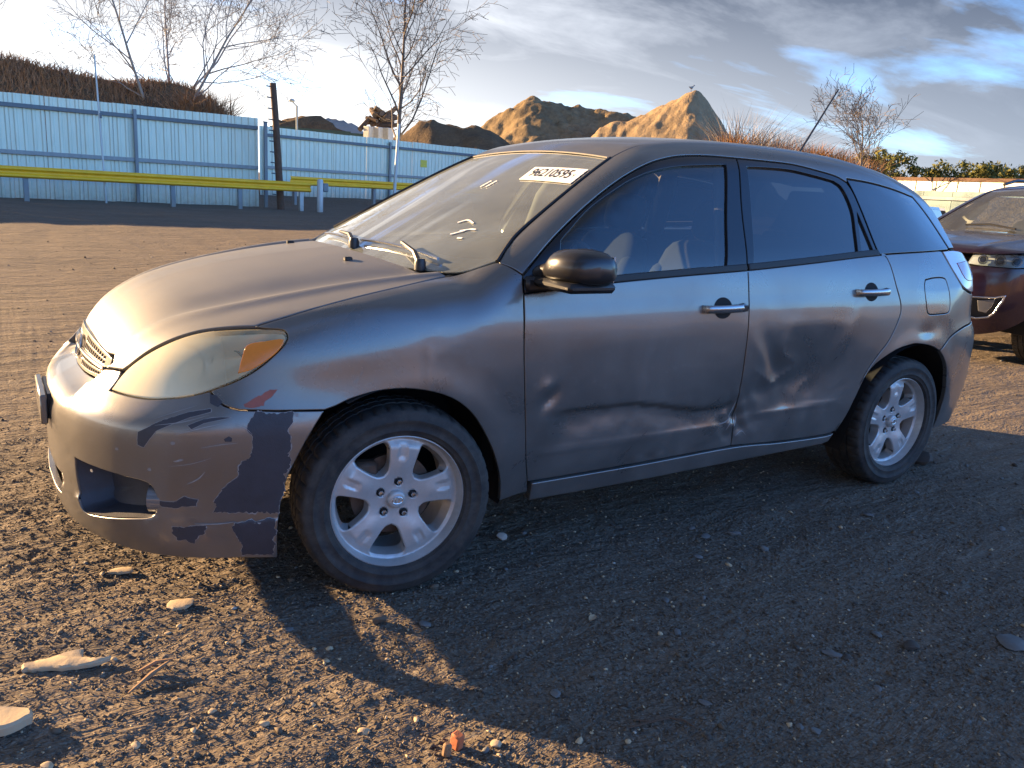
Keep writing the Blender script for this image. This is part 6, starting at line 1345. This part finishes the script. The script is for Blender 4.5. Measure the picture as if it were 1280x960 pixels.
# ------------------------------------------------------------------ gravel and litter
def gz1(x, y): return float(ground_z(np.array([x]), np.array([y]))[0])
def mk_stone(name, a, b):
    k = NT(name); v = k.coord(); k.set(Base_Color=k.mix(k.noise(14, 6, .65, .2, v), a, b), Roughness=.85, Specular_IOR_Level=.3); k.bump(k.noise(60, 5, .65, 0, v), .35, .004); return k.m
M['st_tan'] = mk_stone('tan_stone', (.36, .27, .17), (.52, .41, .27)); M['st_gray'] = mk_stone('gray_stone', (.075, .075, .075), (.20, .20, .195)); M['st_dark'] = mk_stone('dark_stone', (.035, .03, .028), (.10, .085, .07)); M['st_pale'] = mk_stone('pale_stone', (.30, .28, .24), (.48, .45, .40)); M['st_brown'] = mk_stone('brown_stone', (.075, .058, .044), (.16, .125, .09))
ICO = None
def ico(sub):
    import bmesh
    bm = bmesh.new(); bmesh.ops.create_icosphere(bm, subdivisions=sub, radius=1); V = np.array([v.co[:] for v in bm.verts]); Fc = np.array([[v.index for v in f.verts] for f in bm.faces]); bm.free(); return V, Fc
I1, I2 = ico(1), ico(2)
def stone_v(base, rg, fl=.55, rough=.28):
    V = base[0].copy(); d = np.ones(len(V))
    for _ in range(6):
        n = rg.normal(0, 1, 3); n /= np.linalg.norm(n); c = rg.uniform(.45, .9); t = V @ n; V = V - np.maximum(t - c, 0)[:, None] * n      # chop facets
    V = V * (1 + rg.normal(0, .05, len(V)))[:, None]; V[:, 2] *= fl; V[:, 0] *= rg.uniform(1.0, 1.5); return V
def scatter(name, label, n, x0, x1, y0, y1, smin, smax, mats, seed, p=2.6, keepfn=None, base=None, rise=.2):
    rg = np.random.default_rng(seed); BS = base or I1; protos = [stone_v(BS, rg, rg.uniform(.5, .95)) for _ in range(24)]; nf = len(BS[1]); nv = len(BS[0])
    X = rg.uniform(x0, x1, n); Y = rg.uniform(y0, y1, n)
    if keepfn is not None: k = keepfn(X, Y, rg); X, Y = X[k], Y[k]
    n = len(X); Sz = smin * (smax / smin) ** (rg.random(n) ** p); Z = ground_z(X, Y) + Sz * rise; A = rg.uniform(0, 6.283, n); T1 = rg.normal(0, .25, n)
    VV = np.empty((n, nv, 3)); mi = np.repeat(rg.choice(len(mats), n, p=[m[1] for m in mats]), nf)
    for i in range(n):
        v = protos[i % 24] * Sz[i]; c, s = math.cos(A[i]), math.sin(A[i]); ct, st_ = math.cos(T1[i]), math.sin(T1[i])
        x = v[:, 0] * c - v[:, 1] * s; y = v[:, 0] * s + v[:, 1] * c; z = v[:, 2] * ct + x * st_ ; x = x * ct - v[:, 2] * st_
        VV[i, :, 0] = x + X[i]; VV[i, :, 1] = y + Y[i]; VV[i, :, 2] = z + Z[i]
    FF = (BS[1][None] + (np.arange(n) * nv)[:, None, None]).reshape(-1, 3)
    me = bpy.data.meshes.new(name); me.vertices.add(n * nv); me.vertices.foreach_set('co', VV.ravel()); me.loops.add(FF.size); me.loops.foreach_set('vertex_index', FF.ravel().astype(np.int32)); me.polygons.add(len(FF)); me.polygons.foreach_set('loop_start', np.arange(0, FF.size, 3)); me.polygons.foreach_set('loop_total', np.full(len(FF), 3))
    me.update(); me.validate()
    o = link(name, me, None, [M[m[0]] for m in mats]); me.polygons.foreach_set('material_index', mi.astype(np.int32)); tag(o, label, 'gravel', kind='stuff'); return o
M['st_grit'] = mk_stone('brown_grit', (.07, .058, .047), (.225, .182, .140))
mats = [('st_brown', .42), ('st_dark', .34), ('st_tan', .11), ('st_gray', .12), ('st_pale', .01)]
def dens(X, Y, rg):
    d = np.hypot(X - CAM_POS[0], Y - CAM_POS[1]); return (rg.random(len(X)) < np.clip(2.2 / d**1.3, .05, 1)) & (vnoise(X * 1.6, Y * 1.6, 91) * .8 + .35 > rg.random(len(X)))
I0 = (np.array([(1, 0, 0), (-1, 0, 0), (0, 1, 0), (0, -1, 0), (0, 0, 1), (0, 0, -1.0)]) + np.random.default_rng(3).normal(0, .18, (6, 3)), np.array([(0, 2, 4), (2, 1, 4), (1, 3, 4), (3, 0, 4), (2, 0, 5), (1, 2, 5), (3, 1, 5), (0, 3, 5)]))
gm = [('st_grit', .62), ('st_dark', .20), ('st_brown', .13), ('st_tan', .05)]
def dens0(X, Y, rg):
    d = np.hypot(X - CAM_POS[0], Y - CAM_POS[1]); return (rg.random(len(X)) < np.clip(3.0 / d**1.5, .04, 1)) & (vnoise(X * 2.2, Y * 3.5, 95) * .9 + .30 > rg.random(len(X)))
scatter('gravel_grit', 'fine dark grit covering the dirt yard', 170000, -1.9, 3.2, -2.35, 1.6, .0020, .0068, gm, 11, 1.7, dens0, base=I0, rise=.32)
scatter('gravel_pebbles', 'small loose pebbles strewn over the dirt', 26000, -2.2, 4.6, -2.5, 4.2, .0028, .012, mats, 1, 3.4, dens)
scatter('gravel_stones', 'thumb-sized loose stones strewn over the dirt yard', 1500, -6, 9, -2.4, 13, .006, .022, mats, 2, 2.6)
def one(name, label, cat, x, y, size, fl, mat, seed, rot=0.0, stretch=1.0, group=None, sink=.25, tilt=0.0):
    rg = np.random.default_rng(seed); V = stone_v(I2, rg, fl) * size; V[:, 0] *= stretch; c, s = math.cos(rot), math.sin(rot)
    V[:, 2] += V[:, 0] * tilt; V = np.c_[V[:, 0] * c - V[:, 1] * s, V[:, 0] * s + V[:, 1] * c, V[:, 2]]
    o = link(name, mesh(name, V, I2[1].tolist(), auto=28), None, M[mat]); o.location = (x, y, gz1(x, y) + size * fl * (1 - sink) * .8); tag(o, label, cat, group); return o
def slab(name, label, x, y, outline, th, mat, rot=0, tilt=(0, 0), cat='stone'):
    L = spl(outline + outline[:1], 5)[:-1]; L = L if area2(L) > 0 else L[::-1]; L = [(a + .003 * random.uniform(-1, 1), b + .003 * random.uniform(-1, 1)) for a, b in L]; Li = offset(L, .006); m = len(L)
    v2, tri, idx = fill2d(Li, [], .03); zt_ = th + fbm(v2[:, 0] * 22, v2[:, 1] * 22, 3, 4) * .003
    V = [(*p_, z) for p_, z in zip(v2, zt_)] + [(*p_, th * .72) for p_ in L] + [(p_[0] * .96, p_[1] * .96, 0) for p_ in L]; nv = len(v2)
    Fc = [tuple(t) for t in tri] + [(idx[i], nv + i, nv + (i + 1) % m, idx[(i + 1) % m]) for i in range(m)] + [(nv + i, nv + m + i, nv + m + (i + 1) % m, nv + (i + 1) % m) for i in range(m)] + [tuple(nv + m + i for i in range(m))[::-1]]
    o = link(name, mesh(name, V, Fc, auto=35), None, M[mat]); o.location = (x, y, gz1(x, y) + .004); o.rotation_euler = (tilt[0], tilt[1], rot); tag(o, label, cat); return o
slab('flat_stone', 'large flat tan stone flake lying on the sunlit dirt', -.965, -.835, [(-.085, -.042), (-.095, -.012), (-.045, .014), (-.008, .04), (.03, .054), (.042, .022), (.075, .010), (.122, .014), (.09, -.014), (.038, -.032), (-.03, -.034)], .014, 'st_tan', -.50, (.02, -.05))
slab('flat_stone', 'rough pale stone slab beside the large tan flake', -1.115, -1.055, [(-.09, -.04), (-.08, .03), (-.01, .045), (.06, .03), (.075, -.005), (.02, -.045)], .026, 'st_tan', -.35, (.0, -.05))
slab('stone_flake', 'small angular tan stone flake before the front bumper', -.64, -.64, [(-.035, -.02), (-.03, .022), (.01, .025), (.04, .015), (.03, -.022), (-.005, -.03)], .010, 'st_tan', -.4, (.05, -.1))
slab('stone_flake', 'oval tan stone flake further out from the bumper corner', -.765, -.335, [(-.04, -.012), (-.02, .015), (.03, .015), (.042, 0), (.02, -.016)], .012, 'st_tan', -.5, (.03, -.1))
one('rock', 'rounded brown rock in the light streak by the front tyre', 'rock', -.138, -1.0, .022, .8, 'st_brown', 5)
one('rock', 'dark lump of rock lying behind the rear tyre', 'rock', 3.10, -.70, .058, .75, 'st_dark', 6, .4)
one('rock', 'small pale rock lying below the front door edge', 'rock', .52, -.62, .022, .8, 'st_pale', 7)
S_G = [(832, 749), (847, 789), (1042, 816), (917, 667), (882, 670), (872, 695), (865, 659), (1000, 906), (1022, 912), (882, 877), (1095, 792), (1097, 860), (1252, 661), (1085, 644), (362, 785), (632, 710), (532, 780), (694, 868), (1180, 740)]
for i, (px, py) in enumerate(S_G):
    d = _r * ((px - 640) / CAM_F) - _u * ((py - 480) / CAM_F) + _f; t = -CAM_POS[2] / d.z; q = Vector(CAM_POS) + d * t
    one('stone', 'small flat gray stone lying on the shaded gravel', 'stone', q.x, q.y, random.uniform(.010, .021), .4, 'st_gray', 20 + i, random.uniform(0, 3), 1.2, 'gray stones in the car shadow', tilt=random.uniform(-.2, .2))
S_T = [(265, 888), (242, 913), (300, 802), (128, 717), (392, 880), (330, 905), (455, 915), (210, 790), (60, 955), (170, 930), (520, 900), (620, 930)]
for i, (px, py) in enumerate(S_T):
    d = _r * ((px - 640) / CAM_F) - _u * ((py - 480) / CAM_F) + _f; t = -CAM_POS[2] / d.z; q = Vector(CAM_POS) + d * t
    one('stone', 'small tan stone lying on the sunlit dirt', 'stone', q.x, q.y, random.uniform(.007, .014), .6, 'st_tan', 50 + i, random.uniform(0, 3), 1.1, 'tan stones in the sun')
one('flat_rock', 'larger flat gray stone well clear of the rear wheel', 'stone', 1.60, -1.96, .045, .25, 'st_gray', 81, .4, 1.3)
one('dark_stone', 'dark gray stone on the gravel among paler stones', 'stone', 1.27, -1.83, .024, .5, 'st_dark', 82, .2, 1.3)
# wood splinters, brick scrap, leaf, dead branch
M['splinter'] = simple('split_wood', (.24, .14, .075), .85, 0, .4, 40, .3, 120); M['brick'] = simple('broken_red_brick', (.42, .13, .055), .85, 0, .3, 30, .4, 80); M['deadleaf'] = simple('dry_tan_leaf', (.40, .28, .17), .8, 0, .25, 30)
e = empty('wood_splinter', (-.775, -1.0, gz1(-.775, -1.0)), 'two split wood slivers lying crossed on the sunlit dirt', 'splinter')
mb = MB(); mb.tube([(-.06, -.05, .006), (.0, -.005, .016), (.055, .03, .024)], [.003, .007, .003], 5); mb.build('sliver', M['splinter'], e, keep=False)
mb = MB(); mb.tube([(-.025, .035, .008), (.02, .04, .022), (.06, .028, .026)], [.004, .006, .002], 5); mb.build('sliver', M['splinter'], e, keep=False)
e = empty('brick_scrap', (-.195, -1.60, gz1(-.195, -1.60)), 'broken orange-red brick scrap at the edge of the car shadow', 'brick scrap')
mb = MB(); mb.box((-.012, -.014, 0), (.012, .014, .04), bev=.004, M=Matrix.Rotation(.3, 4, 'Z') @ Matrix.Rotation(.15, 4, 'X')); mb.build('brick_chunk', M['brick'], e, keep=False)
mb = MB(); mb.box((-.045, -.026, -.004), (-.025, -.008, .03), bev=.005, M=Matrix.Rotation(.1, 4, 'Y')); mb.build('brick_crumb', M['splinter'], e, keep=False)
n = 9; V = []; Fc = []
for i in range(n):
    t = i / (n - 1); w = .011 * math.sin(math.pi * t)**.8 + .0004
    for s in (-1, 0, 1): V.append((.045 * (t - .5), s * w, .006 + .004 * abs(s) + .004 * math.sin(3 * t)))
for i in range(n - 1):
    for k in range(2): Fc.append((i * 3 + k, i * 3 + k + 1, (i + 1) * 3 + k + 1, (i + 1) * 3 + k))
o = link('dry_leaf', mesh('dry_leaf', V + [(a, b, c - .0006) for a, b, c in V], Fc + [tuple(q + len(V) for q in f[::-1]) for f in Fc], smooth=True), None, M['deadleaf']); o.location = (.463, -1.267, gz1(.463, -1.267)); o.rotation_euler = (.1, 0, .5); tag(o, 'single dry tan leaf lying in the car shadow', 'leaf')
e = empty('dead_twig', (.314, -1.765, gz1(.314, -1.765)), 'thin dead forked twig lying in the car shadow', 'twig')
for L in ([(-.10, .035, .004), (-.03, .02, .010), (.03, .012, .008), (.075, .02, .006)], [(.03, .012, .008), (.055, -.015, .010), (.065, -.05, .006)], [(-.03, .02, .010), (-.06, .045, .012)]):
    mb = MB(); mb.tube(L, [.0028] * (len(L) - 1) + [.0012], 5); mb.build('twig_stem', M['log'], e, keep=False)
